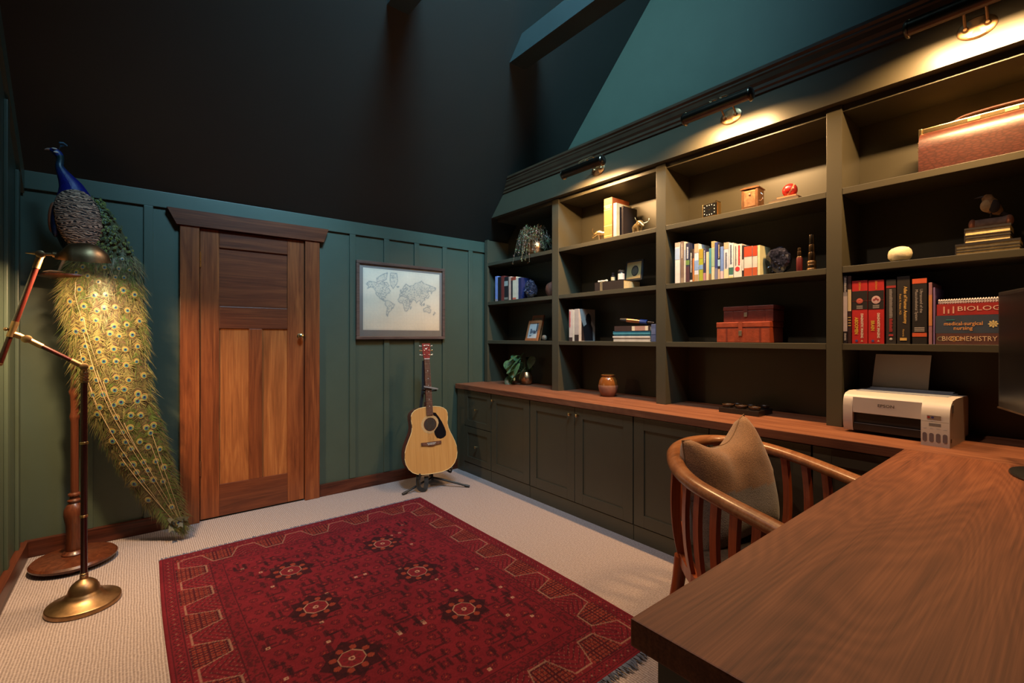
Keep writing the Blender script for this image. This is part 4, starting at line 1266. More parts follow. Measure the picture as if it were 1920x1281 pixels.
        return mb.build('train_feather', [main, e1, e2, e3, e4, brn], t, w=True)
    rows = [(0.165, 3), (0.195, 4), (0.225, 5), (0.262, 5), (0.30, 6), (0.338, 5), (0.376, 6), (0.414, 5), (0.452, 6), (0.49, 5), (0.53, 5), (0.565, 5), (0.60, 4), (0.635, 5), (0.67, 4), (0.705, 4), (0.74, 4), (0.775, 3), (0.81, 4), (0.845, 3), (0.88, 3), (0.915, 2), (0.95, 2)]
    for ri, (u, c) in enumerate(reversed(rows)):
        for k in range(c):
            s = (-0.82 + 1.64 * (k + 0.5) / c) + (0.10 if ri % 2 else -0.10) * (1 if c > 2 else 0) + rs.uniform(-.08, .08)
            uu = u + rs.uniform(-.012, .012)
            size = (0.62 if u < 0.25 else 0.88 if u < 0.5 else 1.0) * rs.uniform(0.88, 1.12)
            main = grn if (u < 0.27 or rs.random() < 0.22) else (gold if rs.random() < 0.6 else olive)
            if u > 0.62: main = olive if rs.random() < 0.7 else grn
            feather(uu, s, size, main, eye=(u < 0.83 or rs.random() < 0.3))
    # green scale feathers of the back
    sc = MB()
    for k in range(420):
        u, s = rs.uniform(0.0, 0.22), rs.uniform(-0.95, 0.95)
        D, Wv, N = frame_(u, s)
        c = S(u, s, 0.004 + 0.012 * (1 - u / 0.2))
        w_, l_ = 0.0068, 0.0105
        ring = [c - D * l_ * 0.6, c - D * l_ * 0.1 + Wv * w_, c + D * l_ * 0.7 + Wv * w_ * 0.55, c + D * l_ + N * 0.004, c + D * l_ * 0.7 - Wv * w_ * 0.55, c - D * l_ * 0.1 - Wv * w_]
        sc.add(ring, [(0, 1, 2, 3), (0, 3, 4, 5)], k % 2)
    part(sc, 'back_scales', [plain('scale_green', L(106, 108, 42), rough=0.5, var=0.4, scale=120), plain('scale_dark', L(62, 68, 32), rough=0.5, var=0.4, scale=120)], smooth=False, kind='stuff')
    # barred shoulder feathers behind the back
    bs = MB(); bs.M = Matrix.Translation((-0.105, 3.455, 1.855)) @ Matrix.Rotation(R(-32), 4, 'Y')
    bs.sphere((0, 0, 0), 0.03, 14, 10, sc=(0.8, 0.8, 2.4))
    part(bs, 'far_wing', barred())
    # loose barbs: the hairy fall of the plumes
    hb = MB()
    for k in range(9000):
        u, s = rs.uniform(0.16, 0.985), rs.uniform(-1, 1)
        D, Wv, N = frame_(u, s)
        out = 1.0 if abs(s) > 0.75 else 0.0
        b_ = S(u, s * 0.98, 0.002 + 0.010 * rs.random())
        ln_ = rs.uniform(0.03, 0.075) * (1.25 if out else 1)
        sd_ = math.copysign(1, s)
        lat = rs.uniform(-0.35, 0.35) + (sd_ * rs.uniform(0.1, 0.75) if out else 0)
        if s < -0.5 and u < 0.62: lat -= rs.uniform(0.0, 0.5); ln_ *= 1.35
        dr = (D + Wv * lat + N * rs.uniform(-0.05, 0.12)).normalized()
        md = b_ + dr * ln_ * 0.55
        tp = b_ + dr * ln_ + Vector((0, 0, -0.012 * rs.random()))
        w_ = dr.cross(N).normalized() * rs.uniform(0.0008, 0.0017)
        mi = 0 if rs.random() < 0.38 else (1 if rs.random() < 0.35 else (2 if rs.random() < 0.6 else 3))
        if u > 0.6 and mi == 0: mi = 2
        hb.add([b_ - w_, b_ + w_, md + w_ * .8, md - w_ * .8, tp], [(0, 1, 2, 3), (3, 2, 4)], mi)
    # tassel ends over the carpet
    for k in range(160):
        u = rs.uniform(0.93, 1.0); s = rs.uniform(-1, 1)
        D, Wv, N = frame_(0.95, s)
        b_ = S(u, s, 0.005)
        dr = (D + Vector((rs.uniform(-.5, .9), rs.uniform(-.4, .3), rs.uniform(-.3, .1)))).normalized()
        tp = b_ + dr * rs.uniform(0.03, 0.06); tp.z = max(0.004, tp.z)
        w_ = dr.cross(N).normalized() * 0.0014
        hb.add([b_ - w_, b_ + w_, tp], [(0, 1, 2)], 2 + k % 2)
    # stiff dark tips of the longest feathers, resting over the carpet
    tipm = plain('tip_dark', L(52, 50, 32), rough=0.6, var=0.4, scale=80)
    for k in range(9):
        b_ = S(rs.uniform(0.93, 0.985), rs.uniform(-0.9, 0.9), 0.008)
        dr = Vector((rs.uniform(-.35, .95), rs.uniform(-.45, .1), rs.uniform(-.55, -.1))).normalized()
        sd = dr.cross(Vector((0, -1, 0.2))).normalized()
        ln_ = rs.uniform(0.035, 0.06)
        v = [b_ - sd * .003, b_ + sd * .003, b_ + dr * ln_ * .6 + sd * .011, b_ + dr * ln_ * .6 - sd * .011, b_ + dr * ln_ * 1.05 + sd * .013, b_ + dr * ln_ * .85, b_ + dr * ln_ * 1.0 - sd * .015]
        v = [Vector((p.x, p.y, max(0.003, p.z))) for p in v]
        part(MB().add(v, [(0, 1, 2, 3), (3, 2, 5), (2, 4, 5), (3, 5, 6)]), 'tip_feather', tipm, smooth=False)
    part(hb, 'loose_barbs', [gold, grn, olive, brn], smooth=False, kind='stuff')
    # long pale quills showing through the lower train
    qm = plain('quill', L(176, 148, 110), rough=0.45, var=0.08)
    for (ua, sa, ub, sb) in ((0.36, -0.62, 0.93, 0.30), (0.52, -0.75, 0.95, 0.0), (0.50, -0.35, 0.74, 0.05), (0.62, -0.1, 0.94, 0.5), (0.66, 0.62, 0.95, 0.75), (0.70, 0.48, 0.96, 0.55), (0.33, -0.55, 0.46, -0.40), (0.42, -0.80, 0.60, -0.72), (0.47, -0.45, 0.56, -0.30), (0.24, -0.72, 0.36, -0.55), (0.72, -0.7, 0.97, 0.2)):
        pts = [S(ua + (ub - ua) * k / 12, sa + (sb - sa) * (k / 12) ** 1.4, 0.016 + 0.004 * math.sin(k * .26)) for k in range(13)]
        part(MB().tube(pts, [0.0017 - 0.0011 * k / 12 for k in range(13)], 6), 'quill', qm)
make_peacock()
# ------------------------------------------------------------------ captain's chair
def make_chair():
    t = thing('captains_chair', 'wooden captain\'s chair with a curved horseshoe arm rail pushed up to the desk', 'chair', (1.80, 0.78, 0))
    rail = [(1.235, 0.335, 0.722), (1.330, 0.525, 0.727), (1.405, 0.690, 0.731), (1.485, 0.840, 0.735), (1.585, 0.955, 0.738), (1.705, 1.050, 0.740), (1.840, 1.130, 0.741), (1.980, 1.175, 0.741), (2.110, 1.175, 0.740), (2.205, 1.130, 0.738), (2.250, 1.040, 0.736), (2.245, 0.940, 0.734), (2.190, 0.800, 0.731), (2.100, 0.650, 0.727), (1.985, 0.480, 0.722), (1.945, 0.425, 0.720)]
    rp = catmull(rail, 6)
    n = len(rp)
    def rrad(i):
        u = abs(i / (n - 1) * 2 - 1)
        return 0.030 + 0.004 * (1 - u)
    MB().tube(rp, [rrad(i) for i in range(n)], 14, flat=0.72).build('arm_rail', RAILW, t, smooth=True, w=True)
    cx, cy = 1.80, 0.78
    def rail_at(u):
        k = u * (n - 1); i = min(int(k), n - 2)
        return rp[i].lerp(rp[i + 1], k - i)
    def seat_pt(p, k=0.98):
        return Vector((1.79 + (p.x - 1.79) * k, 0.78 + (p.y - 0.78) * k - 0.01, 0.408))
    # seat frame and dark seat pad
    ring = [seat_pt(rail_at(i / 40), 1.0) for i in range(41)]
    front = [Vector((ring[-1].x, ring[-1].y - 0.0, 0.445)), Vector((ring[0].x, ring[0].y, 0.445))]
    poly = [(p.x, p.y) for p in ring]
    MB().prism(poly[::-1], 0.365, 0.408, 'z').build('seat_frame', CHAIRW, t, w=True)
    pad = [(1.79 + (p[0] - 1.79) * 0.86, 0.78 + (p[1] - 0.78) * 0.86) for p in poly]
    pm = plain('dark_seat_fabric', L(40, 30, 28), rough=0.95, var=0.6, scale=90, bmp=0.3)
    m_ = MB()
    N = len(pad)
    v, f = [], []
    for (k, z) in ((1.0, 0.407), (1.0, 0.424), (0.94, 0.438), (0.6, 0.446)):
        v += [(1.79 + (p[0] - 1.79) * k, 0.78 + (p[1] - 0.78) * k, z) for p in pad]
    for r_ in range(3):
        for i in range(N):
            j = (i + 1) % N
            f.append((r_ * N + j, r_ * N + i, (r_ + 1) * N + i, (r_ + 1) * N + j))
    f.append(tuple(range(3 * N, 4 * N))[::-1])
    m_.add(v, f)
    m_.build('seat_pad', pm, t, smooth=True, w=True)
    # slats between seat and rail, bowed outwards
    def slat(name, u, wd_, th):
        p = rail_at(u)
        q = seat_pt(p, 0.975)
        tg = (rail_at(min(1, u + 0.01)) - rail_at(max(0, u - 0.01))).normalized()
        tg.z = 0; tg.normalize()
        outv = Vector((tg.y, -tg.x, 0))
        c = Vector((cx, cy, 0))
        if outv.dot(Vector((p.x, p.y, 0)) - c) < 0: outv = -outv
        pts = []
        for k in range(11):
            w_ = k / 10
            b_ = q.lerp(p, w_)
            bow = 0.016 * math.sin(PI * (1 - (1 - w_) ** 1.7)) - 0.004 * math.sin(2 * PI * w_)
            pts.append(Vector((b_.x, b_.y, q.z + (p.z - q.z) * w_)) + outv * bow)
        v, f = [], []
        for P in pts:
            for a, b_ in ((-1, -1), (1, -1), (1, 1), (-1, 1)):
                v.append(P + tg * (a * wd_) + outv * (b_ * th))
        for k in range(10):
            for j in range(4):
                f.append((k * 4 + j, k * 4 + (j + 1) % 4, (k + 1) * 4 + (j + 1) % 4, (k + 1) * 4 + j))
        f += [(3, 2, 1, 0), (40, 41, 42, 43)]
        MB().add(v, f).build(name, CHAIRW, t, w=True)
    for u in (0.085, 0.118, 0.152, 0.188, 0.227, 0.40, 0.45, 0.50, 0.55, 0.60, 0.72, 0.787, 0.832, 0.871):
        slat('slat', u, 0.0165, 0.0080)
    for u in (0.300, 0.660, 0.045, 0.93):
        slat('post', u, 0.024, 0.016)
    # legs
    for u, dx, dy in ((0.300, -0.012, 0.075), (0.660, 0.06, 0.05), (0.055, -0.04, -0.03), (0.935, 0.02, -0.04)):
        q = seat_pt(rail_at(u), 0.965)
        m_ = MB().tube([(q.x, q.y, 0.39), (q.x + dx * .15, q.y + dy * .15, 0.30), (q.x + dx * .55, q.y + dy * .55, 0.12), (q.x + dx, q.y + dy, 0.0)], [0.028, 0.025, 0.022, 0.020], 10)
        m_.build('leg', CHAIRW, t, smooth=True, w=True)
make_chair()

# ------------------------------------------------------------------ cushion
def make_cushion():
    m, nt, b = _new('cushion_weave')
    tc = nt.nodes.new('ShaderNodeTexCoord')
    a = nt.nodes.new('ShaderNodeVertexColor'); a.layer_name = 'col'
    n_ = node(nt, 'ShaderNodeTexNoise', Scale=260.0, Detail=2.0)
    nt.links.new(tc.outputs['Object'], n_.inputs['Vector'])
    n2 = node(nt, 'ShaderNodeTexNoise', Scale=14.0, Detail=3.0)
    nt.links.new(tc.outputs['Object'], n2.inputs['Vector'])
    mu = nt.nodes.new('ShaderNodeMix'); mu.data_type = 'RGBA'; mu.blend_type = 'MULTIPLY'; mu.inputs[0].default_value = 0.8
    rr = ramp(nt, n_.outputs[0], [(0.3, (0.55, 0.55, 0.55, 1)), (0.7, (1.25, 1.25, 1.25, 1))])
    nt.links.new(a.outputs[0], mu.inputs[6]); nt.links.new(rr.outputs[0], mu.inputs[7])
    nt.links.new(mu.outputs[2], b.inputs['Base Color'])
    b.inputs['Roughness'].default_value = 0.95
    b.inputs['Sheen Weight'].default_value = 0.3
    bump(nt, b, n_.outputs[0], 0.5, 0.004)
    c = thing('cushion', 'slouching cushion, tan leathery top over grey wool, propped in the wooden chair', 'cushion', (1.880, 0.915, 0.436))
    Wv = Vector((0.955, -0.25, 0.16)).normalized()      # along the dented top edge
    Uv = Vector((0.09, 0.22, 0.97)).normalized()
    Nv = Wv.cross(Uv).normalized()
    if Nv.y > 0: Nv = -Nv
    n = 40
    H = 0.228
    for side in (0,):
        pass
    P_ = np.zeros((2 * n - 1 + 0, n, 3)); C = np.zeros((2 * n - 1, n, 3))
    tan, grey = lin((132, 94, 62)), lin((116, 106, 102))
    def surf(a, b_, sd):
        # pillow outline: pinched corners, dented top edge
        pin = 1 - 0.10 * (1 - a * a) if True else 1
        x = a * H * (1 - 0.05 * (1 - b_ * b_)) * (0.98 if b_ < 0 else 1 - (0.34 if a > 0 else 0.08) * b_)
        y = b_ * H * (1 - 0.09 * (1 - a * a))
        th = 0.100 * ((1 - a ** 4) * (1 - b_ ** 4)) ** 0.5
        dent = max(0, b_) ** 1.3 * max(0, 1 - (a * 1.25) ** 2) * 0.058
        y -= dent
        crease = 0.030 * math.exp(-((a + 0.12) / 0.22) ** 2) * max(0, b_)
        z = sd * (th - crease)
        # right hand top corner stands up, left one droops
        y += 0.018 * max(0, b_) * max(0, a) ** 2 - 0.006 * max(0, b_) * max(0, -a)
        p = Wv * x + Uv * y + Nv * z
        nz = mnoise.noise(Vector((a * 2.2, b_ * 2.2, sd * 3.0))) * 0.006
        return p + Nv * nz * (1 - a * a) * (1 - b_ * b_)
    for i in range(2 * n - 1):
        sd = 1 if i < n else -1
        ii = i if i < n else 2 * n - 2 - i
        b_ = -1 + 2 * ii / (n - 1)
        for j in range(n):
            a = -1 + 2 * j / (n - 1)
            P_[i, j] = surf(a, b_, sd)
            C[i, j] = tan if b_ > -0.07 - 0.13 * a else grey
    P_ += np.array([0.0, 0.0, 0.207])
    grid_mesh('cover', P_, C, m, c)
    seam = MB().tube([surf(a, 1, 1) + Vector((0, 0, 0.207)) for a in np.linspace(-1, 1, 24)] + [surf(1, b_, 1) + Vector((0, 0, 0.207)) for b_ in np.linspace(0.9, -1, 20)], 0.0022, 6)
    seam.build('piping', plain('cushion_piping', L(120, 90, 62), rough=0.9), c, smooth=True)
    seam = MB().tube([surf(-1, b_, 1) + Vector((0, 0, 0.207)) for b_ in np.linspace(1, -1, 20)], 0.0022, 6)
    seam.build('piping', plain('cushion_piping', L(120, 90, 62), rough=0.9), c, smooth=True)
make_cushion()

# ------------------------------------------------------------------ printer with paper, monitor
def make_printer():
    rz = R(-3)
    t = thing('printer', 'white ink-tank printer with paper in the rear feed on the worktop', 'printer', (2.545, 0.522, ZT), (0, 0, rz))
    # local: x back into the bay, y left, z up; front face at x = 0
    DK = plain('printer_black', (0.012, 0.011, 0.011, 1), rough=0.3)
    GR = plain('printer_grey', L(120, 122, 128), rough=0.4)
    def rounded(y0, y1, z0, z1, r, n=5, corners=(1, 1, 1, 1)):
        out = []
        for k, (cy, cz, a0) in enumerate(((y1 - r, z1 - r, 0), (y0 + r, z1 - r, 90), (y0 + r, z0 + r, 180), (y1 - r, z0 + r, 270))):
            if corners[k]:
                out += [(cy + r * math.cos(R(a0 + 90 * i / n)), cz + r * math.sin(R(a0 + 90 * i / n))) for i in range(n + 1)]
            else:
                out.append(((y1, y0, y0, y1)[k], (z1, z1, z0, z0)[k]))
        return out
    # shell: side profile (x,z) with a curved upper front, extruded along y
    prof = [(0.012, 0.010), (0.004, 0.03), (0.0, 0.06), (0.0, 0.120), (0.004, 0.150), (0.014, 0.168), (0.030, 0.178), (0.075, 0.186), (0.270, 0.182), (0.285, 0.170), (0.285, 0.010)]
    b1 = MB().prism([(p[0], p[1]) for p in prof], 0.150, 0.187, 'y'); b1.build('left_cheek', PLASTIC, t, smooth=30)
    prof2 = [(0.010, 0.093), (0.003, 0.10), (0.001, 0.125), (0.004, 0.150), (0.014, 0.168), (0.030, 0.178), (0.075, 0.186), (0.270, 0.182), (0.285, 0.170), (0.285, 0.010), (0.10, 0.010), (0.10, 0.093)]
    MB().prism(prof2, -0.187, 0.150, 'y').build('body', PLASTIC, t, smooth=30)
    MB().box(0.000, 0.003, -0.095, 0.148, 0.095, 0.164).build('front_flap', PLASTIC, t)
    MB().box(0.020, 0.100, -0.105, 0.150, 0.012, 0.093).build('paper_slot', DK, t)
    MB().box(0.006, 0.050, -0.103, 0.148, 0.014, 0.046, 0.003).build('output_tray', DK, t)
    MB().box(0.005, 0.0065, -0.100, 0.146, 0.046, 0.0475).build('tray_edge', GR, t)
    MB().box(0.078, 0.262, -0.160, 0.160, 0.183, 0.1885, 0.002).build('scanner_lid', plain('lid_grey', L(128, 132, 142), rough=0.5), t)
    # ink tank block stands proud at the right-hand end
    tk = [(-0.060, 0.000), (-0.060, 0.120), (-0.052, 0.150), (-0.036, 0.170), (-0.010, 0.182), (0.04, 0.187), (0.20, 0.187), (0.20, 0.0)]
    MB().prism(tk, -0.192, -0.105, 'y').build('ink_tank_housing', PLASTIC, t, smooth=30)
    for k in range(4):
        yk = -0.117 - k * 0.0205
        MB().prism(rounded(yk - 0.0068, yk + 0.0068, 0.017, 0.053, 0.0066), -0.0612, -0.060, 'x').build('ink_window', plain('ink_window_grey', L(112, 104, 108), rough=0.25), t)
        MB().prism(rounded(yk - 0.0052, yk + 0.0052, 0.068, 0.0735, 0.002), -0.0606, -0.060, 'x').build('button', plain('button_white', L(200, 196, 190), rough=0.4), t)
    MB().box(-0.0606, -0.060, -0.190, -0.107, 0.0985, 0.0995).build('seam', GR, t)
    MB().box(-0.0608, -0.060, -0.166, -0.124, 0.107, 0.1235).build('badge', plain('badge_silver', L(172, 160, 140), rough=0.35, metal=0.4), t)
    for i, (cc, ya) in enumerate(((L(176, 56, 50), -0.129), (L(70, 70, 130), -0.141))):
        MB().lathe([(0.0045, -0.0612), (0.0003, -0.0613)], (0, ya, 0.1155), 12, 'x', cap=False).build('badge_dot', plain('badge_dot_%d' % i, cc, rough=0.4), t)
    MB().box(-0.0608, -0.060, -0.166, -0.130, 0.080, 0.0925).build('model_plate', plain('plate_silver', L(150, 152, 148), rough=0.35, metal=0.4), t)
    lettering(t, 'EPSON', 0.017, plain('logo_grey', L(84, 74, 70), rough=0.4), (-0.0006, 0.026, 0.134), (0, -1, 0), (0, 0, 1), w=False, sx=1.15, bold=0.0004)
    MB().box(-0.03, -0.005, -0.1935, -0.192, 0.135, 0.168, 0.0005).build('side_catch', GR, t)
    MB().box(-0.045, -0.032, -0.1935, -0.192, 0.020, 0.034).build('side_port', DK, t)
    # rear feed and sheet
    MB().box(0.225, 0.262, -0.150, 0.150, 0.186, 0.196, 0.003).build('feed_slot', plain('lid_grey', L(128, 132, 142)), t)
    p = thing('paper_sheet', 'sheet of plain paper standing in the rear feed of the printer', 'paper', tuple(XF[t] @ Vector((0.250, 0.045, 0.188))), (0, 0, rz))
    m_ = MB()
    v, f = [], []
    for i in range(9):
        q = i / 8
        x, z = 0.004 + 0.045 * q + 0.012 * q * q, 0.165 * q
        v += [(x, 0.105, z), (x, -0.105, z)]
    k = len(v)
    v += [(a + 0.0008, b_, c) for a, b_, c in v]
    for i in range(8):
        f += [(2 * i, 2 * i + 1, 2 * i + 3, 2 * i + 2), (k + 2 * i + 2, k + 2 * i + 3, k + 2 * i + 1, k + 2 * i)]
    f += [(0, k, k + 1, 1), (16, 17, k + 17, k + 16)]
    m_.add(v, f)
    tag(m_.build('sheet', plain('white_paper', (0.74, 0.65, 0.59, 1), rough=0.9, var=0.02), p, smooth=True), '', '') 
    for o_ in p.children:
        for kk in ('label', 'category'):
            if kk in o_: del o_[kk]
make_printer()

def make_monitor():
    d = Vector((-0.927, -0.375, 0))
    ang = math.atan2(0.375, 0.927)
    # left edge of the screen at (2.19, .18); local +x runs from there towards the viewer's right
    c = Vector((2.45, 0.20, 0)) + d * 0.31
    t = thing('monitor', 'black flat-screen monitor standing on the desk beside the printer', 'monitor', (c.x, c.y, ZT), (0, 0, math.atan2(d.y, d.x)))
    SCR = plain('screen_black', (0.006, 0.005, 0.005, 1), rough=0.28, var=0.02, spec=0.25)
    FR = plain('monitor_shell', (0.010, 0.009, 0.009, 1), rough=0.4)
    # local: x along screen, y = towards the viewer? face normal is -y
    z0, z1 = 0.178, 0.601
    MB().box(-0.31, 0.31, 0.0, 0.030, z0, z1, 0.004).build('shell', FR, t)
    MB().box(-0.297, 0.297, -0.001, 0.004, z0 + 0.022, z1 - 0.013).build('screen', SCR, t)
    MB().box(-0.31, 0.31, -0.003, 0.001, z0, z0 + 0.006, 0.001).build('lower_trim', plain('monitor_trim', L(120, 96, 76), rough=0.3, metal=0.8), t)
    MB().box(-0.035, 0.035, 0.030, 0.055, 0.02, 0.36, 0.006).build('neck', FR, t)
    MB().lathe([(0.115, 0.0), (0.118, 0.005), (0.115, 0.010), (0.02, 0.016)], (0, 0.03, 0), 32, sx=1.15, sy=0.8).build('base', FR, t, smooth=True)
make_monitor()
# ------------------------------------------------------------------ things on the shelves
Z1, Z2, Z3 = SHELF
XS = 2.675
def cloth(rgb, rough=0.55):
    return plain('cover_%d_%d_%d' % rgb, L(*rgb), rough=rough, var=0.10, scale=25)
WHITE = cloth((214, 208, 196))
def book(y0, y1, z, h, depth, rgb, label, bands=(), x=XS, group=None, name='book', lean=0.0, cat='book', page=None):
    """upright book, spine towards the room; y0 > y1"""
    yc = (y0 + y1) / 2
    th = abs(y0 - y1) - 0.0012
    t = thing(name, label, cat, (x, yc, z), (lean, 0, 0), group=group)
    b = min(0.0025, th * 0.16)
    cv = MB().box(0, 0.003, -th / 2, th / 2, 0, h, 0.0008)
    cv.box(0.0025, depth, -th / 2, -th / 2 + b, 0, h).box(0.0025, depth, th / 2 - b, th / 2, 0, h)
    cv.build('cover', cloth(rgb), t)
    MB().box(0.004, depth - 0.004, -th / 2 + b, th / 2 - b, 0.002, h - 0.004).build('pages', page or PAGES, t)
    for (a, c, col) in bands:
        MB().box(-0.0006, 0.0, -th / 2, th / 2, a * h, c * h).build('spine_band', cloth(col), t)
    return t
def marks(t, y, z0, z1, rgb, wd=0.004, n=9, th=0.0):
    """a column of small unreadable printed strokes down a spine"""
    rs = random.Random(int(z0 * 1e4) + n)
    m_ = MB()
    z = z1
    while z > z0:
        s = rs.uniform(0.003, 0.007)
        m_.box(-0.0011, -0.0006, y - wd * rs.uniform(.5, 1), y + wd, z - s * 0.75, z)
        z -= s
    return m_.build('spine_print', cloth(rgb), t, kind='stuff')

G3 = 'paperbacks in the long row of the clock bay'
def r3(i, y0, y1, h, rgb, label, bands=(), pr=None, depth=0.135):
    t = book(y0, y1, Z2, h, depth, rgb, label, bands, group=G3)
    th = y0 - y1
    if pr: marks(t, 0.0, h * pr[0], h * pr[1], pr[2], th * 0.2)
    return t
r3(0, 1.649, 1.615, .259, (212, 200, 192), 'tall white paperback with pale blue band at the left end of the row', [(.58, .86, (158, 178, 206)), (.9, 1, (190, 160, 140))])
r3(1, 1.611, 1.588, .261, (116, 94, 80), 'tall brown-grey paperback second in the long row', [(.0, .12, (140, 120, 100))], (.6, .95, (190, 176, 160)))
r3(2, 1.587, 1.575, .256, (196, 186, 170), 'thin tall pale paperback third in the long row', [(.55, .8, (150, 160, 176))])
r3(3, 1.574, 1.548, .245, (34, 38, 66), 'navy and maroon paperback with green patch near the left of the row', [(0, .40, (70, 40, 48)), (.44, .56, (96, 126, 62))], (.6, .9, (190, 196, 206)))
r3(4, 1.546, 1.529, .205, (24, 22, 26), 'short black paperback with white spine print', [(0, .06, (206, 196, 182))], (.3, .88, (216, 210, 200)))
r3(5, 1.529, 1.518, .202, (176, 106, 50), 'thin short orange paperback beside the black one', [(.72, 1, (60, 42, 40))])
r3(6, 1.517, 1.489, .231, (196, 202, 212), 'white paperback with sky blue middle and sandy foot', [(0, .18, (168, 138, 98)), (.3, .56, (124, 152, 196)), (.76, 1, (184, 156, 126))])
r3(7, 1.487, 1.460, .195, (150, 156, 40), 'yellow-green paperback with a small blue label', [(.36, .5, (110, 146, 190)), (.70, 1, (160, 136, 36))])
r3(8, 1.459, 1.442, .192, (44, 44, 84), 'dark blue paperback with pink foot', [(0, .24, (170, 120, 128))], (.55, .95, (180, 180, 196)))
r3(9, 1.441, 1.424, .171, (206, 186, 148), 'shortest cream paperback in the long row')
r3(10, 1.423, 1.409, .191, (58, 128, 148), 'thin teal paperback with brown foot', [(0, .2, (120, 96, 66))])
r3(11, 1.408, 1.388, .230, (196, 190, 152), 'tall cream and sage green paperback', [(.34, .82, (140, 168, 138)), (.84, 1, (170, 150, 100))])
r3(12, 1.387, 1.369, .221, (44, 60, 128), 'tall royal blue paperback', [(0, .3, (110, 112, 140))])
r3(13, 1.368, 1.354, .214, (26, 24, 32), 'black paperback with a pale blue disc on its spine', [(.36, .54, (150, 184, 200)), (0, .28, (186, 160, 130))], (.6, .95, (200, 180, 150)))
r3(14, 1.353, 1.334, .190, (104, 134, 192), 'cornflower blue paperback with pinkish foot', [(0, .24, (198, 176, 178))])
r3(15, 1.332, 1.304, .210, (196, 196, 206), 'white-blue paperback with cream ends', [(0, .26, (216, 200, 160)), (.82, 1, (190, 160, 130))], (.3, .72, (110, 116, 130)))
r3(16, 1.303, 1.276, .202, (206, 208, 208), 'white paperback with a dark green hill on its spine', [(0, .06, (200, 190, 130)), (.1, .30, (54, 104, 92))], (.4, .95, (100, 110, 130)))
t = r3(17, 1.273, 1.228, .189, (214, 206, 196), 'thick white paperback with red title and red dot')
MB().lathe([(0.013, -0.0009), (0.0003, -0.001)], (0, 0.002, 0.048), 20, 'x', cap=False).build('red_dot', cloth((196, 40, 44)), t)
marks(t, -0.008, 0.072, 0.182, (196, 60, 60), 0.006)
marks(t, 0.011, 0.070, 0.180, (90, 90, 92), 0.003)
r3(18, 1.227, 1.217, .178, (40, 34, 36), 'thin black and white paperback beside the orange ones', [(.2, .55, (206, 198, 190))])
OB = [(0, .28, (176, 78, 38)), (.66, 1, (178, 62, 26))]
r3(19, 1.216, 1.171, .168, (206, 198, 190), 'thick orange and white banded paperback', OB)
r3(20, 1.169, 1.143, .166, (204, 196, 188), 'thinner orange and white banded paperback', OB)
r3(21, 1.142, 1.129, .166, (214, 206, 160), 'cream paperback with yellow-green cover at the right end of the row')
# dark glittering mineral lump
def rock(name, label, cat, c, r, sc, mat, seed, group=None, faces=3, rough=0.32):
    t = thing(name, label, cat, c)
    bm = bmesh.new()
    bmesh.ops.create_icosphere(bm, subdivisions=faces, radius=r)
    for v in bm.verts:
        n_ = mnoise.noise(v.co * (1.1 / r) + Vector((seed, 0, 0))) * rough + mnoise.noise(v.co * (3.2 / r) + Vector((0, seed, 0))) * rough * 0.5
        v.co *= 1 + n_
        v.co = Vector((v.co.x * sc[0], v.co.y * sc[1], v.co.z * sc[2]))
    mz = min(v.co.z for v in bm.verts)
    m_ = MB()
    bm.verts.index_update()
    m_.add([(v.co.x, v.co.y, v.co.z - mz) for v in bm.verts], [[v.index for v in f.verts] for f in bm.faces])
    bm.free()
    m_.build('stone' if 'stone' in name or 'geode' in name or 'crystal' in name else 'body', mat, t)
    return t
GEO = plain('geode_dark', (0.016, 0.016, 0.026, 1), rough=0.12, var=0.9, scale=90, spec=0.9)
gt = rock('geode', 'dark glittering mineral geode at the end of the long book row', 'mineral', (2.755, 1.062, Z2), 0.072, (0.75, 0.85, 1.05), GEO, 3.0)
rs = random.Random(3)
gc = plain('geode_crystal', (0.020, 0.024, 0.05, 1), rough=0.10, var=0.6, scale=60)
for k in range(26):
    a, b_ = rs.uniform(1.9, 4.4), rs.uniform(-0.9, 1.2)
    d = Vector((math.cos(a) * math.cos(b_), math.sin(a) * math.cos(b_), math.sin(b_)))
    p = Vector((0, 0, 0.072)) + Vector((d.x * 0.050, d.y * 0.056, d.z * 0.066))
    o = MB().lathe([(0.006, 0), (0.006, 0.006), (0.0005, 0.013)], (0, 0, 0), 6).build('crystal', gc, gt)
    o.location = p; o.rotation_euler = d.to_track_quat('Z', 'Y').to_euler()
# two little telescopes
def scope(y, x, label, segs, mat):
    t = thing('telescope', label, 'telescope', (x, y, Z2), group='small standing telescopes')
    z = 0
    for i, (r_, h, m_) in enumerate(segs):
        MB().lathe([(r_ * 0.94, z), (r_, z + 0.002), (r_, z + h - 0.003), (r_ * 0.94, z + h)], (0, 0, 0), 20).build('tube', m_, t, smooth=True)
        z += h
RED = plain('red_leather', L(84, 22, 24), rough=0.4, var=0.15)
DBR = plain('dark_telescope_brass', (0.16, 0.10, 0.055, 1), rough=0.3, metal=1.0, var=0.2)
scope(0.945, 2.71, 'short brass telescope with red leather barrel, standing on end', [(0.0145, 0.075, RED), (0.0125, 0.006, BRASS), (0.0105, 0.028, DBR), (0.0085, 0.018, DBR)], RED)
scope(0.888, 2.71, 'taller dark brass telescope drawn out beside the red one', [(0.022, 0.012, BRASS), (0.021, 0.020, DBR), (0.0205, 0.018, BRASS), (0.0165, 0.045, DBR), (0.0140, 0.040, DBR), (0.0120, 0.050, BRONZE)], DBR)
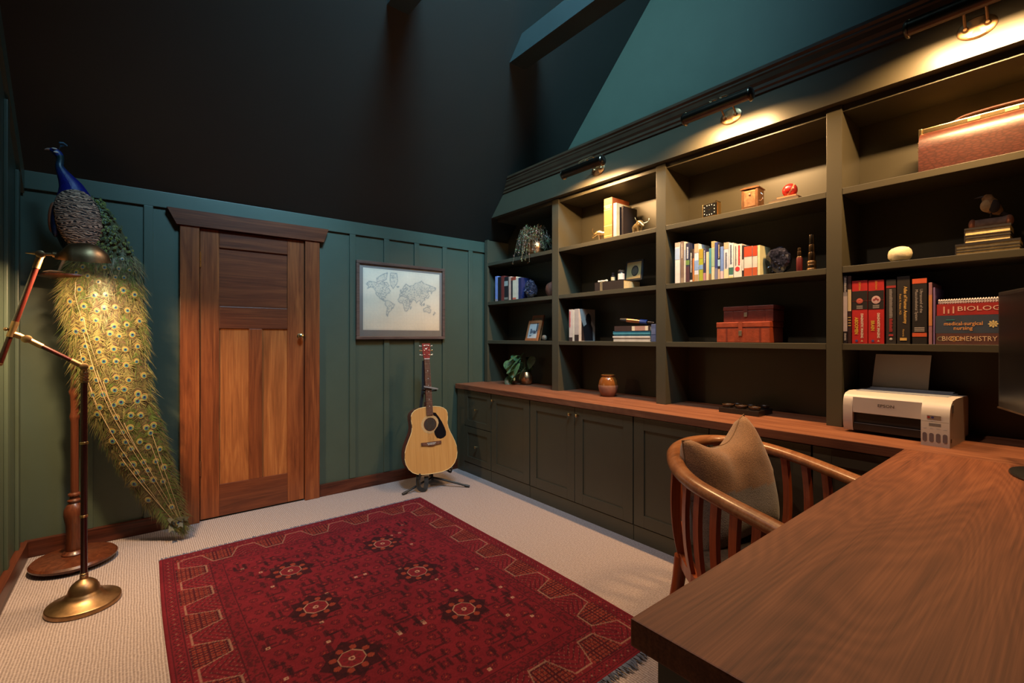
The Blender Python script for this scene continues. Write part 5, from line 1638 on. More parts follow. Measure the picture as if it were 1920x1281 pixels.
# leather boxes
LEA = plain('tan_leather', L(142, 58, 30), rough=0.5, var=0.22, scale=30, bmp=0.2)
LEAD = plain('dark_tan_leather', L(104, 40, 24), rough=0.5, var=0.22, scale=30, bmp=0.2)
NICK = plain('old_nickel', (0.5, 0.42, 0.32, 1), rough=0.4, metal=1.0)
def leather_box(x0, x1, y0, y1, z, h, label, mat):
    t = thing('leather_box', label, 'box', ((x0 + x1) / 2, (y0 + y1) / 2, z), group='stacked leather boxes')
    lid = h * 0.27
    ubox('body', mat, t, x0, x1, y0, y1, z, z + h - lid - 0.001, 0.004)
    ubox('lid', mat, t, x0 - 0.002, x1 + 0.002, y0 - 0.002, y1 + 0.002, z + h - lid, z + h, 0.004)
    w_ = abs(y1 - y0)
    for q in (0.17, 0.80):
        yq = y0 + (y1 - y0) * q
        ubox('seam_band', LEAD, t, x0 - 0.0012, x0 + 0.01, yq - 0.004, yq + 0.004, z + 0.002, z + h - lid - 0.002, 0.0)
    yc = y0 + (y1 - y0) * 0.53
    ubox('strap', mat, t, x0 - 0.0045, x0, yc - 0.011, yc + 0.011, z + h * 0.42, z + h + 0.0005, 0.001)
    ubox('buckle', NICK, t, x0 - 0.0065, x0 - 0.004, yc - 0.009, yc + 0.009, z + h * 0.32, z + h * 0.58, 0.0015)
leather_box(2.682, 2.86, 1.081, 1.378, Z1, 0.118, 'larger tan leather box with strap and buckle at the bottom of the pair', LEA)
leather_box(2.712, 2.86, 1.075, 1.352, Z1 + 0.118, 0.092, 'smaller darker leather box stacked on the tan one', LEAD)
# brass alarm clock
t = thing('alarm_clock', 'small square brass travel clock with black dial on the top shelf', 'clock', (2.70, 1.424, Z3), (0, 0, R(-8)))
MB().box(-0.012, 0.028, -0.052, 0.052, 0.004, 0.088, 0.006).build('case', BRASS_L, t)
MB().box(-0.0145, -0.0115, -0.042, 0.042, 0.010, 0.080, 0.001).build('dial', plain('dial_black', (0.008, 0.008, 0.008, 1), rough=0.2), t)
wd_ = cloth((206, 200, 190))
for k in range(12):
    a = k * PI / 6
    r_ = min(0.034 / max(abs(math.sin(a)), 1e-3), 0.028 / max(abs(math.cos(a)), 1e-3))
    y_, z_ = -math.sin(a) * r_, 0.045 + math.cos(a) * r_
    MB().box(-0.0152, -0.0145, y_ - 0.0024, y_ + 0.0024, z_ - 0.0028, z_ + 0.0028).build('hour_mark', wd_, t)
for a, l_ in ((R(62), 0.026), (R(-70), 0.018)):
    c_, s_ = math.cos(a), math.sin(a)
    MB().add([(-0.0156, -s_ * l_, 0.045 + c_ * l_), (-0.0156, c_ * 0.002, 0.045 + s_ * 0.002), (-0.0156, -c_ * 0.002, 0.045 - s_ * 0.002)], [(0, 1, 2)]).build('hand', BRASS_L, t)
MB().lathe([(0.006, 0.088), (0.007, 0.094), (0.003, 0.098)], (0.01, -0.03, 0), 12).build('button', BRASS_L, t, smooth=True)
for yk in (-0.045, 0.045):
    MB().sphere((0.008, yk, 0.004), 0.0055, 8, 6, sc=(1, 1, .72)).build('foot', BRASS_L, t, smooth=True)
# copper tin
t = thing('copper_tin', 'worn square copper tin with hinged lid on the top shelf', 'tin', (2.725, 1.19, Z3), (0, 0, R(4)))
MB().box(-0.045, 0.045, -0.045, 0.045, 0.0, 0.112, 0.003).build('body', COPPER, t)
for s in (-1, 1):
    MB().box(-0.0465, -0.044, s * 0.037 - 0.006, s * 0.037 + 0.006, 0.002, 0.110, 0.001).build('corner_strip', COPPER, t)
MB().box(-0.0462, -0.0445, -0.030, 0.030, 0.012, 0.100, 0.0005).build('front_plate', plain('copper_light', (0.62, 0.33, 0.17, 1), rough=0.4, metal=1.0, var=0.3, scale=60), t)
lid = MB().prism([(-0.050, -0.050), (0.050, -0.050), (0.050, 0.050), (-0.050, 0.050)], 0.112, 0.117, 'z')
lid.add([(-0.050, -0.050, 0.117), (0.050, -0.050, 0.117), (0.050, 0.050, 0.117), (-0.050, 0.050, 0.117), (-0.034, -0.034, 0.127), (0.034, -0.034, 0.127), (0.034, 0.034, 0.127), (-0.034, 0.034, 0.127)], [(0, 1, 5, 4), (1, 2, 6, 5), (2, 3, 7, 6), (3, 0, 4, 7), (4, 5, 6, 7)])
lid.build('lid', COPPER, t)
MB().lathe([(0.006, -0.048), (0.005, -0.050), (0.0005, -0.0505)], (0, 0.0, 0.080), 12, 'x').build('rivet', NICK, t, smooth=True)
hd = MB().tube([(-0.01, -0.046, 0.085), (-0.01, -0.056, 0.075), (-0.01, -0.056, 0.050), (-0.01, -0.046, 0.040)], 0.0035, 8); hd.build('side_handle', NICK, t, smooth=True)
# little books under the cricket ball
def flat_book(y0, y1, x0, x1, z, h, rgb, label, group=None, page=None, spine_x=True):
    t = thing('book', label, 'book', ((x0 + x1) / 2, (y0 + y1) / 2, z), group=group)
    a, b_ = min(y0, y1), max(y0, y1)
    c = min(0.0025, h * 0.15)
    cv = MB().box(x0, x1, a, b_, z, z + c).box(x0, x1, a, b_, z + h - c, z + h)
    if spine_x:
        cv.box(x0, x0 + 0.003, a, b_, z + c, z + h - c)
    else:
        cv.box(x0, x1, b_ - 0.003, b_, z + c, z + h - c)
    cv.build('cover', cloth(rgb), t, w=True)
    MB().box(x0 + (0.003 if spine_x else 0.003), x1 - 0.003, a + 0.003, b_ - 0.003, z + c, z + h - c).build('pages', page or PAGES, t, w=True)
    return t
flat_book(1.082, 0.938, 2.672, 2.80, Z3, 0.011, (96, 76, 52), 'thin brown notebook at the bottom of the little stack under the ball')
flat_book(1.070, 0.945, 2.680, 2.79, Z3 + 0.011, 0.009, (70, 56, 46), 'thin dark notebook in the middle of the little stack under the ball')
flat_book(1.048, 0.955, 2.690, 2.78, Z3 + 0.020, 0.010, (176, 106, 70), 'small tan notebook directly under the red ball')
t = thing('cricket_ball', 'red leather cricket ball resting on small notebooks', 'ball', (2.735, 1.0, Z3 + 0.030))
MB().sphere((0, 0, 0.0365), 0.0365, 28, 18).build('leather', plain('red_ball_leather', L(150, 34, 30), rough=0.28, var=0.25, scale=40), t, smooth=True)
for k in (-1, 0, 1):
    pts = [Vector((0.0367 * math.cos(a), 0.0025 * k, 0.0365 + 0.0367 * math.sin(a))) for a in np.linspace(0, 2 * PI, 41)]
    m_ = Matrix.Rotation(R(35), 4, 'Z') @ Matrix.Rotation(R(28), 4, 'X')
    c_ = Vector((0, 0, 0.0365))
    MB().tube([m_ @ (p - c_) * (1 - 0.001 * abs(k)) + c_ for p in pts], 0.0006, 5).build('seam', plain('seam_thread', L(190, 150, 110), rough=0.8), t)
# tray of dark little dishes on the worktop
t = thing('dark_tray', 'low black wooden tray holding round copper-rimmed dishes on the worktop', 'tray', (2.735, 1.235, ZT))
EB = plain('ebony', (0.014, 0.008, 0.006, 1), rough=0.35, var=0.3)
MB().box(-0.09, 0.09, -0.112, 0.112, 0.0, 0.030, 0.003).build('base', EB, t)
for i, (dx, dy) in enumerate(((-0.055, 0.075), (-0.055, 0.0), (-0.055, -0.075), (0.01, 0.055), (0.01, -0.02), (0.05, -0.078))):
    ds = MB().lathe([(0.026, 0.030), (0.029, 0.036), (0.030, 0.046), (0.026, 0.046), (0.022, 0.038), (0.0005, 0.036)], (dx, dy, 0), 20, cap=False)
    d_ = ds.build('dish', EB, t, smooth=True)
    MB().lathe([(0.0285, 0.0455), (0.031, 0.0465), (0.0285, 0.0475), (0.0265, 0.0465), (0.0285, 0.0455)], (dx, dy, 0), 20, cap=False).build('copper_rim', COPPER, d_, smooth=True)

# ---- bay with the bulls
def bull(y, x, flip, label, rz):
    t = thing('bull_figure', label, 'figurine', (x, y, Z3), (0, 0, rz), group='golden bull figures')
    s = 1.0
    G = plain('gilt_metal', (0.60, 0.44, 0.22, 1), rough=0.38, metal=1.0, var=0.15)
    b_ = MB().tube([(0, 0.060, 0.050), (0, 0.055, 0.054), (0, 0.030, 0.056), (0, 0.0, 0.058), (0, -0.022, 0.066), (0, -0.040, 0.064), (0, -0.060, 0.050), (0, -0.078, 0.036), (0, -0.083, 0.033)], [0.004, 0.014, 0.0175, 0.0185, 0.0215, 0.0190, 0.013, 0.009, 0.004], 14)
    for yy_ in (0.044, -0.026):
        for xx in (-0.010, 0.010):
            b_.tube([(xx, yy_, 0.050), (xx * 1.1, yy_ + 0.002, 0.026), (xx * 1.1, yy_ + 0.004, 0.0)], [0.0125, 0.0075, 0.0055], 8)
    b_.build('body', G, t, smooth=True)
    for sx in (-1, 1):
        MB().tube(catmull([(sx * 0.006, -0.058, 0.056), (sx * 0.026, -0.064, 0.060), (sx * 0.046, -0.066, 0.074), (sx * 0.052, -0.062, 0.094)], 5), [0.0045 - 0.0036 * i / 15 for i in range(16)], 8).build('horn', G, t, smooth=True)
        MB().sphere((sx * 0.014, -0.050, 0.056), 0.006, 8, 6, sc=(1.3, .6, .6)).build('ear', G, t, smooth=True)
    MB().tube([(0, 0.061, 0.052), (0, 0.067, 0.040), (0, 0.065, 0.018)], 0.0022, 6).build('tail', G, t, smooth=True)
bull(1.960, 2.715, 1, 'golden long-horned bull figure right of the upright books', R(-28))
bull(2.290, 2.735, -1, 'golden long-horned bull figure half hidden left of the tan book', R(205))
TL = cloth((176, 132, 62))
t = book(2.228, 2.153, Z3, .292, .20, (152, 108, 54), 'thick tan leather-bound book standing between the bulls', [(.80, .83, (206, 170, 100)), (.70, .72, (206, 170, 100)), (.30, .32, (206, 170, 100)), (.05, .07, (206, 170, 100))])
MB().box(-0.0008, 0, -0.022, 0.022, 0.215, 0.232).build('title_label', cloth((200, 166, 96)), t)
ubox('cover_face', cloth((140, 72, 36)), t, XS + 0.004, XS + 0.198, 2.1525, 2.1535, Z3 + 0.001, Z3 + 0.291, 0.0)
t = book(2.142, 2.113, Z3, .242, .175, (206, 190, 150), 'cream hardback with a dark picture on its front, beside the tan book')
ubox('cover_picture', cloth((36, 24, 22)), t, XS + 0.035, XS + 0.150, 2.1128, 2.1136, Z3 + 0.012, Z3 + 0.218, 0.0)
book(2.106, 2.090, Z3, .222, .165, (44, 30, 24), 'slim dark brown book standing behind the cream hardback', x=XS + 0.045)
# shelf B
t = flat_book(2.317, 2.052, 2.676, 2.872, Z2, 0.064, (40, 30, 26), 'thick black book lying flat with string round it', page=plain('old_pages', L(206, 180, 130), rough=0.9, var=0.15, scale=90))
for k in (0, 1):
    yk = 2.262 - k * 0.014
    MB().box(2.6745, 2.88, yk - 0.001, yk + 0.001, Z2 + 0.0645, Z2 + 0.066).box(2.6745, 2.676, yk - 0.001, yk + 0.001, Z2, Z2 + 0.066).build('string', cloth((196, 176, 130)), t, w=True)
t = thing('bone_trinket', 'small white bone-like trinket on the black book', 'trinket', (2.705, 2.262, Z2 + 0.066))
MB().tube([(0, 0.040, 0.007), (0, 0.02, 0.009), (0, -0.012, 0.008), (0, -0.036, 0.011)], [0.005, 0.007, 0.0065, 0.008], 10).build('shaft', cloth((214, 204, 184)), t, smooth=True)
for q in (0.040, -0.036):
    MB().sphere((0, q, 0.0085), 0.0085, 10, 8).build('knuckle', cloth((214, 204, 184)), t, smooth=True)
DG = plain('dark_glass', (0.010, 0.010, 0.014, 1), rough=0.08)
t = thing('small_bottle', 'small dark bottle with pale label left of the framed portrait', 'bottle', (2.70, 2.164, Z2 + 0.064))
MB().lathe([(0.014, 0.0), (0.015, 0.003), (0.015, 0.036), (0.008, 0.044), (0.008, 0.052), (0.0095, 0.053), (0.0095, 0.062), (0.0005, 0.062)], (0, 0, 0), 20).build('glass', DG, t, smooth=True)
MB().lathe([(0.0153, 0.005), (0.0153, 0.030)], (0, 0, 0), 20, cap=False).build('label', cloth((176, 172, 140)), t, smooth=True)
t = thing('labelled_jar', 'black-capped little jar with white label on the black book', 'jar', (2.705, 2.095, Z2 + 0.064))
MB().lathe([(0.022, 0.0), (0.023, 0.003), (0.023, 0.052), (0.020, 0.056)], (0, 0, 0), 24).build('glass', DG, t, smooth=True)
MB().lathe([(0.0234, 0.006), (0.0234, 0.048)], (0, 0, 0), 24, cap=False).build('label', cloth((206, 200, 196)), t, smooth=True)
MB().lathe([(0.023, 0.056), (0.023, 0.070), (0.021, 0.072), (0.0005, 0.072)], (0, 0, 0), 24).build('cap', BLACK, t, smooth=True)
t = thing('framed_portrait', 'small black framed portrait with dark oval on tan card, behind the jar', 'picture frame', (2.775, 2.045, Z2 + 0.064), (0, R(7), R(-4)))
MB().box(0, 0.012, -0.078, 0.078, 0.0, 0.150, 0.002).build('frame', BLACK, t)
MB().box(-0.001, 0.002, -0.064, 0.064, 0.014, 0.136).build('card', cloth((150, 124, 78)), t)
MB().lathe([(0.032, -0.0018), (0.025, -0.0022)], (0, -0.012, 0.070), 24, 'x', cap=False, sx=1, sy=1.2).build('oval_rim', BLACK, t)
MB().lathe([(0.024, -0.0016), (0.0005, -0.0016)], (0, -0.012, 0.070), 24, 'x', cap=False, sy=1.2).build('oval_picture', cloth((70, 58, 46)), t)
# shelf C
t = book(2.583, 2.545, Z1, .250, .17, (196, 182, 172), 'pale paperback with red lettering marks at the left of the lower shelf', [(0, .12, (60, 44, 44))])
marks(t, 0.008, 0.11, 0.235, (196, 70, 84), 0.006)
book(2.543, 2.526, Z1, .248, .17, (206, 196, 178), 'slim cream paperback second on the lower shelf')
t = book(2.524, 2.478, Z1, .252, .19, (176, 164, 156), 'large pale hardback with a shadowy figure on its cover', [(0, .20, (50, 38, 38))])
fc = MB()
fig = [(0.03, 0.0), (0.165, 0.0), (0.16, 0.10), (0.14, 0.13), (0.145, 0.16), (0.135, 0.20), (0.11, 0.218), (0.085, 0.20), (0.078, 0.165), (0.09, 0.13), (0.055, 0.11), (0.03, 0.16)]
fc.prism(fig, 0, 0.0006, 'y')
o = fc.build('cover_figure', cloth((34, 22, 24)), t); o.location = (0.0, -0.0236, 0.004)
gst = 'stack of magazines on the lower shelf of the bull bay'
zz = Z1
for i, (h, rgb, lab) in enumerate(((0.014, (196, 184, 168), 'bottom white magazine of the teal and white stack'), (0.013, (176, 156, 138), 'beige magazine second from the bottom of the stack'), (0.012, (212, 200, 186), 'cream magazine in the middle of the stack'), (0.011, (44, 112, 130), 'lower teal magazine in the stack'), (0.012, (66, 134, 150), 'middle teal magazine in the stack'), (0.011, (34, 92, 110), 'top teal magazine in the stack'))):
    flat_book(2.142 + (i % 3) * 0.004, 1.836, 2.677 + (i % 2) * 0.004, 2.87, zz, h, rgb, lab, group=gst, spine_x=True, page=cloth((214, 206, 190)))
    zz += h
t = flat_book(2.137, 1.838, 2.680, 2.86, zz, 0.037, (58, 42, 40), 'dark brown book with a picture strip on top of the magazines')
MB().box(2.6790, 2.680, 1.852, 1.984, zz + 0.003, zz + 0.034).build('picture_strip', cloth((170, 128, 112)), t, w=True)
for a_, b_ in ((1.960, 1.984), (1.852, 1.876)):
    MB().box(2.6785, 2.6792, a_, b_, zz + 0.003, zz + 0.034).build('pale_patch', cloth((212, 196, 166)), t, w=True)
zz += 0.037
t = thing('blue_folder', 'blue-grey folder standing at the right end of the magazine stack', 'folder', (2.68, 1.812, Z1))
MB().box(0, 0.19, -0.020, 0.018, 0, 0.118, 0.003).build('sleeve', cloth((86, 92, 120)), t)
MB().box(-0.001, 0.0, -0.017, 0.015, 0.05, 0.088).build('spine_label', cloth((104, 110, 138)), t)
t = thing('pocket_torch', 'brass and blue pocket torch lying on the magazine stack', 'torch', (2.72, 1.96, zz), (0, 0, R(8)))
pth = [Vector((0, 0.14 - 0.31 * k / 6, 0.046 - 0.034 * k / 6)) for k in range(7)]
MB().tube(pth[0:2], [0.010, 0.016], 12).build('tip', BLACK, t, smooth=True)
MB().tube(pth[1:4], [0.014, 0.015, 0.015], 12).build('barrel', COPPER, t, smooth=True)
MB().tube(pth[3:5], [0.017, 0.017], 12).build('grip', cloth((40, 60, 120)), t, smooth=True)
MB().tube(pth[4:6], [0.011, 0.010], 12).build('stem', BRONZE, t, smooth=True)
MB().tube([(0, -0.155, 0.014), (0, -0.180, 0.012)], [0.011, 0.011], 12).build('end_cap', cloth((206, 186, 140)), t, smooth=True)
# brown jar on the worktop
t = thing('pottery_jar', 'small round brown stoneware jar, glazed above and bare below, on the worktop', 'jar', (2.715, 2.222, ZT))
def jarmat():
    m, nt, b = _new('two_tone_stoneware')
    tc = nt.nodes.new('ShaderNodeTexCoord'); sp = nt.nodes.new('ShaderNodeSeparateXYZ')
    nt.links.new(tc.outputs['Object'], sp.inputs[0])
    n_ = node(nt, 'ShaderNodeTexNoise', Scale=35.0, Detail=4.0)
    nt.links.new(tc.outputs['Object'], n_.inputs['Vector'])
    r = ramp(nt, sp.outputs[2], [(0.0, L(108, 56, 40)), (0.070, L(140, 92, 70)), (0.0825, L(152, 110, 84)), (0.0840, L(120, 70, 30))])
    r.color_ramp.interpolation = 'LINEAR'
    mx = nt.nodes.new('ShaderNodeMix'); mx.data_type = 'RGBA'; mx.blend_type = 'MULTIPLY'; mx.inputs[0].default_value = 0.5
    rr = ramp(nt, n_.outputs[0], [(0.3, (0.6, 0.55, 0.5, 1)), (0.7, (1.2, 1.15, 1.1, 1))])
    nt.links.new(r.outputs[0], mx.inputs[6]); nt.links.new(rr.outputs[0], mx.inputs[7])
    nt.links.new(mx.outputs[2], b.inputs['Base Color'])
    ro = ramp(nt, sp.outputs[2], [(0.0830, (0.6, 0.6, 0.6, 1)), (0.0840, (0.12, 0.12, 0.12, 1))])
    nt.links.new(ro.outputs[0], b.inputs['Roughness'])
    return m
MB().lathe([(0.046, 0.0), (0.052, 0.006), (0.066, 0.040), (0.072, 0.072), (0.071, 0.085), (0.070, 0.092), (0.064, 0.118), (0.052, 0.140), (0.046, 0.146), (0.050, 0.152), (0.052, 0.158), (0.047, 0.160), (0.042, 0.156), (0.040, 0.140), (0.0005, 0.138)], (0, 0, 0), 36).build('pot', jarmat(), t, smooth=True)

# ---- first bay
def leaf_mesh(ln, wd_, droop, mats, parent, loc, rot):
    m_ = MB()
    nl = 7
    v, f = [], []
    for i in range(nl + 1):
        q = i / nl
        w_ = wd_ * math.sin(PI * min(1, 0.12 + q * 0.88)) ** 0.8 * (1 - 0.25 * q)
        if i == nl: w_ = 0.0008
        z = -droop * q * q
        v += [(-w_, ln * q, z - w_ * 0.12), (0, ln * q, z + 0.10 * w_), (w_, ln * q, z - w_ * 0.12)]
    for i in range(nl):
        for k in (0, 1):
            a = i * 3 + k
            f.append((a, a + 1, a + 4, a + 3))
    m_.add(v, f)
    m_.add([(p[0], p[1], p[2] + 0.0006) for p in v[1::3]] + [(p[0] + 0.0012, p[1], p[2] + 0.0006) for p in v[1::3]], [(i, i + 1, nl + 2 + i, nl + 1 + i) for i in range(nl)], 1)
    o = m_.build('leaf', mats, parent, smooth=True)
    o.location = loc
    o.rotation_euler = rot
    return o
LFA = plain('leaf_green', L(64, 96, 62), rough=0.32, var=0.4, scale=40)
LFV = plain('leaf_vein', L(150, 168, 130), rough=0.4)
t = thing('potted_plant', 'leafy green plant in a small copper pot on the worktop in the corner', 'potted plant', (2.805, 3.25, ZT))
MB().lathe([(0.030, 0.0), (0.046, 0.012), (0.058, 0.045), (0.054, 0.080), (0.040, 0.108), (0.036, 0.116), (0.034, 0.112), (0.0005, 0.104)], (0, 0, 0), 32).build('pot', COPPER, t, smooth=True)
rs = random.Random(12)
specs = [(-0.10, -0.02, 0.245, 60, .12), (-0.09, 0.06, 0.20, 110, .11), (-0.12, 0.10, 0.16, 140, .10), (-0.10, -0.03, 0.12, 35, .12), (-0.09, 0.15, 0.07, 150, .11), (-0.05, 0.10, 0.27, 130, .09), (-0.03, -0.12, 0.265, -20, .12), (-0.02, 0.02, 0.29, 80, .10), (0.0, 0.12, 0.21, 160, .10), (0.03, -0.06, 0.22, 10, .10), (-0.06, 0.03, 0.235, 95, .09), (0.05, 0.05, 0.25, 200, .10), (-0.11, 0.02, 0.18, 90, .10), (-0.02, -0.05, 0.17, -40, .09), (-0.13, 0.05, 0.235, 100, .10), (-0.13, -0.04, 0.20, 70, .11), (-0.12, 0.0, 0.27, 85, .10), (-0.13, 0.12, 0.22, 125, .10), (-0.11, -0.09, 0.15, 30, .10), (-0.08, 0.13, 0.12, 150, .10)]
for i, (dx, dy, dz, yaw, ln) in enumerate(specs):
    b_ = Vector((dx, dy, dz))
    MB().tube(catmull([(dx * .12, dy * .12, 0.10), (dx * .4, dy * .4, 0.10 + (dz - 0.10) * .75 + .02), tuple(b_)], 4), 0.0018, 6).build('stem', plain('stem_green', L(70, 84, 48), rough=0.6), t, smooth=True)
    leaf_mesh(ln * 1.12, 0.042, 0.035, [LFA, LFV], t, b_, (R(rs.uniform(-50, -15)), R(rs.uniform(-20, 20)), R(yaw + rs.uniform(-15, 15))))
# trailing ball plant
t = thing('trailing_plant', 'wiry trailing plant spilling out of a copper bowl on the top shelf', 'potted plant', (2.80, 3.11, Z3))
MB().lathe([(0.04, 0.0), (0.075, 0.02), (0.095, 0.065), (0.088, 0.110), (0.075, 0.130), (0.070, 0.126), (0.0005, 0.115)], (0, 0, 0), 32).build('bowl', COPPER, t, smooth=True)
rs = random.Random(8)
STM = [plain('wiry_stem', L(92, 84, 66), rough=0.8), plain('tiny_leaf_green', L(112, 128, 90), rough=0.6, var=0.3), plain('tiny_leaf_pink', L(158, 126, 116), rough=0.6, var=0.3)]
fol = MB()
for k in range(120):
    a = rs.uniform(0, 2 * PI)
    d = Vector((math.cos(a), math.sin(a), 0))
    if d.x > 0.3: d.x *= 0.3
    if k % 2: d.x = -abs(d.x)
    r_, up, dn = rs.uniform(0.06, 0.17), rs.uniform(0.02, 0.15), rs.uniform(-0.20, 0.05)
    if d.x > -0.5: dn = max(dn, -0.06)
    p0 = Vector((0, 0, 0.12)) + d * 0.04
    p1 = p0 + d * r_ * 0.6 + Vector((0, 0, up))
    p2 = p0 + d * r_ + Vector((rs.uniform(-.02, .02), rs.uniform(-.03, .03), dn if d.x * r_ > -0.13 or dn > -.1 else dn))
    if p2.z < 0.012 and p2.x > -0.15: p2.z = 0.012 + rs.random() * 0.03
    pts = catmull([p0, p1, p2], 5)
    fol.tube(pts, 0.0013, 3, 0)
    for q in pts[2:]:
        for _ in range(2):
            dr = Vector((rs.uniform(-1, 1), rs.uniform(-1, 1), rs.uniform(-1, 1))).normalized()
            sd = dr.cross(Vector((0.3, 0.2, 1))).normalized() * 0.0055
            ln = rs.uniform(0.014, 0.028)
            fol.add([q, q + dr * ln * .5 + sd, q + dr * ln, q + dr * ln * .5 - sd], [(0, 1, 2, 3)], 1 if rs.random() < 0.55 else 2)
fol.build('foliage', STM, t, kind='stuff')
# books of the first bay
G1 = 'books in the corner bay'
for (y0, y1, h, rgb, lab, bands) in (
    (3.593, 3.555, .245, (124, 138, 196), 'periwinkle blue book at the left end of the corner bay', [(.0, .1, (170, 140, 130))]),
    (3.553, 3.500, .234, (18, 18, 24), 'black book second in the corner bay', []),
    (3.498, 3.453, .238, (112, 40, 34), 'brick red book in the corner bay', []),
    (3.451, 3.395, .224, (22, 22, 28), 'black book with small pale label in the corner bay', [(.62, .82, (150, 156, 150)), (.05, .14, (120, 116, 104))]),
    (3.384, 3.352, .221, (196, 156, 138), 'salmon pink book in the corner bay', [(.0, .04, (206, 180, 160))]),
    (3.350, 3.328, .210, (30, 28, 36), 'thin dark book next to the salmon one', [(.86, 1, (150, 60, 40))]),
    (3.326, 3.275, .212, (206, 194, 170), 'cream book with red ends in the corner bay', [(.0, .1, (190, 90, 70)), (.86, 1, (160, 64, 44))]),
    (3.273, 3.246, .202, (196, 186, 170), 'slim off-white book in the corner bay', []),
    (3.244, 3.200, .196, (28, 34, 78), 'navy blue book at the right end of the corner bay row', [])):
    book(y0, y1, Z2, h, 0.15, rgb, lab, bands, x=2.70, group=G1)
ct = rock('crystal_cluster', 'dark blue crystal cluster beside the corner bay books', 'mineral', (2.735, 3.115, Z2), 0.062, (0.8, 0.95, 1.3), plain('blue_crystal', (0.010, 0.014, 0.03, 1), rough=0.15, var=0.8, scale=70, spec=0.9), 9.0)
rs = random.Random(5)
for k in range(20):
    a, b_ = rs.uniform(1.9, 4.4), rs.uniform(-0.5, 1.2)
    d = Vector((math.cos(a) * math.cos(b_), math.sin(a) * math.cos(b_), math.sin(b_)))
    o = MB().lathe([(0.006, 0), (0.006, 0.010), (0.0005, 0.018)], (0, 0, 0), 6).build('crystal', plain('pale_crystal', (0.04, 0.055, 0.11, 1), rough=0.1, var=0.5, scale=60), ct)
    o.location = Vector((0, 0, 0.080)) + Vector((d.x * 0.045, d.y * 0.053, d.z * 0.072)); o.rotation_euler = d.to_track_quat('Z', 'Y').to_euler()
t = thing('gourd_pot', 'rough round terracotta-brown gourd at the right of the corner bay', 'gourd', (2.77, 2.872, Z2))
MB().lathe([(0.022, 0.0), (0.042, 0.010), (0.056, 0.040), (0.060, 0.065), (0.056, 0.092), (0.044, 0.114), (0.026, 0.124), (0.012, 0.130), (0.010, 0.136), (0.0005, 0.137)], (0, 0, 0), 28).build('shell', plain('gourd_skin', L(96, 52, 34), rough=0.75, var=0.4, scale=25, bmp=0.4, bscale=50), t, smooth=True)
MB().tube([(0, 0, 0.132), (0.003, 0.004, 0.146), (0.008, 0.006, 0.152)], 0.004, 8).build('stalk', plain('gourd_stalk', L(70, 50, 34), rough=0.8), t, smooth=True)
OAK = wood('photo_frame_oak', L(120, 66, 36), L(156, 94, 56), L(176, 116, 74), 'Z', 3.0, 0.45, contrast=0.6)
def photo_frame(c, w_, h, lean, rz, label, picture):
    t = thing('photo_frame', label, 'photo frame', c, (0, R(lean), rz))
    b_ = 0.024
    m_ = MB()
    for a in ((-w_ / 2, w_ / 2, 0, b_), (-w_ / 2, w_ / 2, h - b_, h), (-w_ / 2, -w_ / 2 + b_, b_, h - b_), (w_ / 2 - b_, w_ / 2, b_, h - b_)):
        m_.box(0, 0.014, *a, 0.002)
    m_.build('frame', OAK, t)
    MB().box(0.006, 0.010, -w_ / 2 + b_, w_ / 2 - b_, b_, h - b_).build('photo', picture, t)
    return t
ph = plain('snow_photo', L(184, 184, 182), rough=0.6, var=0.06, scale=30)
t = photo_frame((2.716, 3.092, Z1), 0.205, 0.185, 14, R(-10), 'oak photo frame with a pale snowy picture, in front of another frame', ph)
for (ya, yb, za, zb, rgb) in ((-0.060, -0.045, 0.085, 0.160, (60, 62, 70)), (-0.075, -0.062, 0.07, 0.15, (90, 92, 98)), (-0.03, 0.03, 0.072, 0.096, (110, 112, 122)), (0.025, 0.05, 0.066, 0.11, (96, 100, 112)), (-0.05, -0.01, 0.066, 0.09, (84, 86, 96)), (0.02, 0.055, 0.04, 0.055, (120, 122, 128))):
    MB().box(0.0052, 0.006, ya, yb, za, zb).build('picture_shape', cloth(rgb), t)
photo_frame((2.790, 3.135, Z1), 0.19, 0.235, 12, R(-10), 'taller oak photo frame half hidden behind the smaller one', plain('tan_photo', L(150, 118, 86), rough=0.6, var=0.2, scale=20))
rock('pebble_stone', 'small flat grey-brown stone beside the photo frames', 'stone', (2.735, 2.935, Z1), 0.026, (0.8, 1.0, 0.95), plain('pebble', L(112, 98, 82), rough=0.7, var=0.2), 4.0, rough=0.12)

# ---- last bay
# crocodile bag
def croc():
    m, nt, b = _new('crocodile_leather')
    tc = nt.nodes.new('ShaderNodeTexCoord')
    mp = nt.nodes.new('ShaderNodeMapping'); mp.inputs['Scale'].default_value = (60, 45, 110)
    nt.links.new(tc.outputs['Object'], mp.inputs['Vector'])
    v_ = node(nt, 'ShaderNodeTexVoronoi', Scale=1.0)
    v_.feature = 'DISTANCE_TO_EDGE'
    nt.links.new(mp.outputs[0], v_.inputs['Vector'])
    r = ramp(nt, v_.outputs[0], [(0.0, L(50, 23, 17)), (0.15, L(66, 31, 23)), (0.5, L(74, 36, 27))])
    nt.links.new(r.outputs[0], b.inputs['Base Color'])
    b.inputs['Roughness'].default_value = 0.36
    bump(nt, b, v_.outputs[0], 0.10, 0.002)
    return m
CR = croc()
t = thing('leather_briefcase', 'brown crocodile-skin travel bag with brass frame on the top shelf', 'briefcase', (2.79, 0.225, Z3))
yA, yB = -0.245, 0.238
pr = [(-0.110, 0.0), (-0.110, 0.10), (-0.106, 0.135), (-0.094, 0.160), (-0.070, 0.180), (-0.040, 0.192), (0.040, 0.192), (0.070, 0.180), (0.094, 0.160), (0.106, 0.135), (0.110, 0.0)]
MB().prism(pr, yA, yB, 'y').build('bag_body', CR, t, smooth=40)
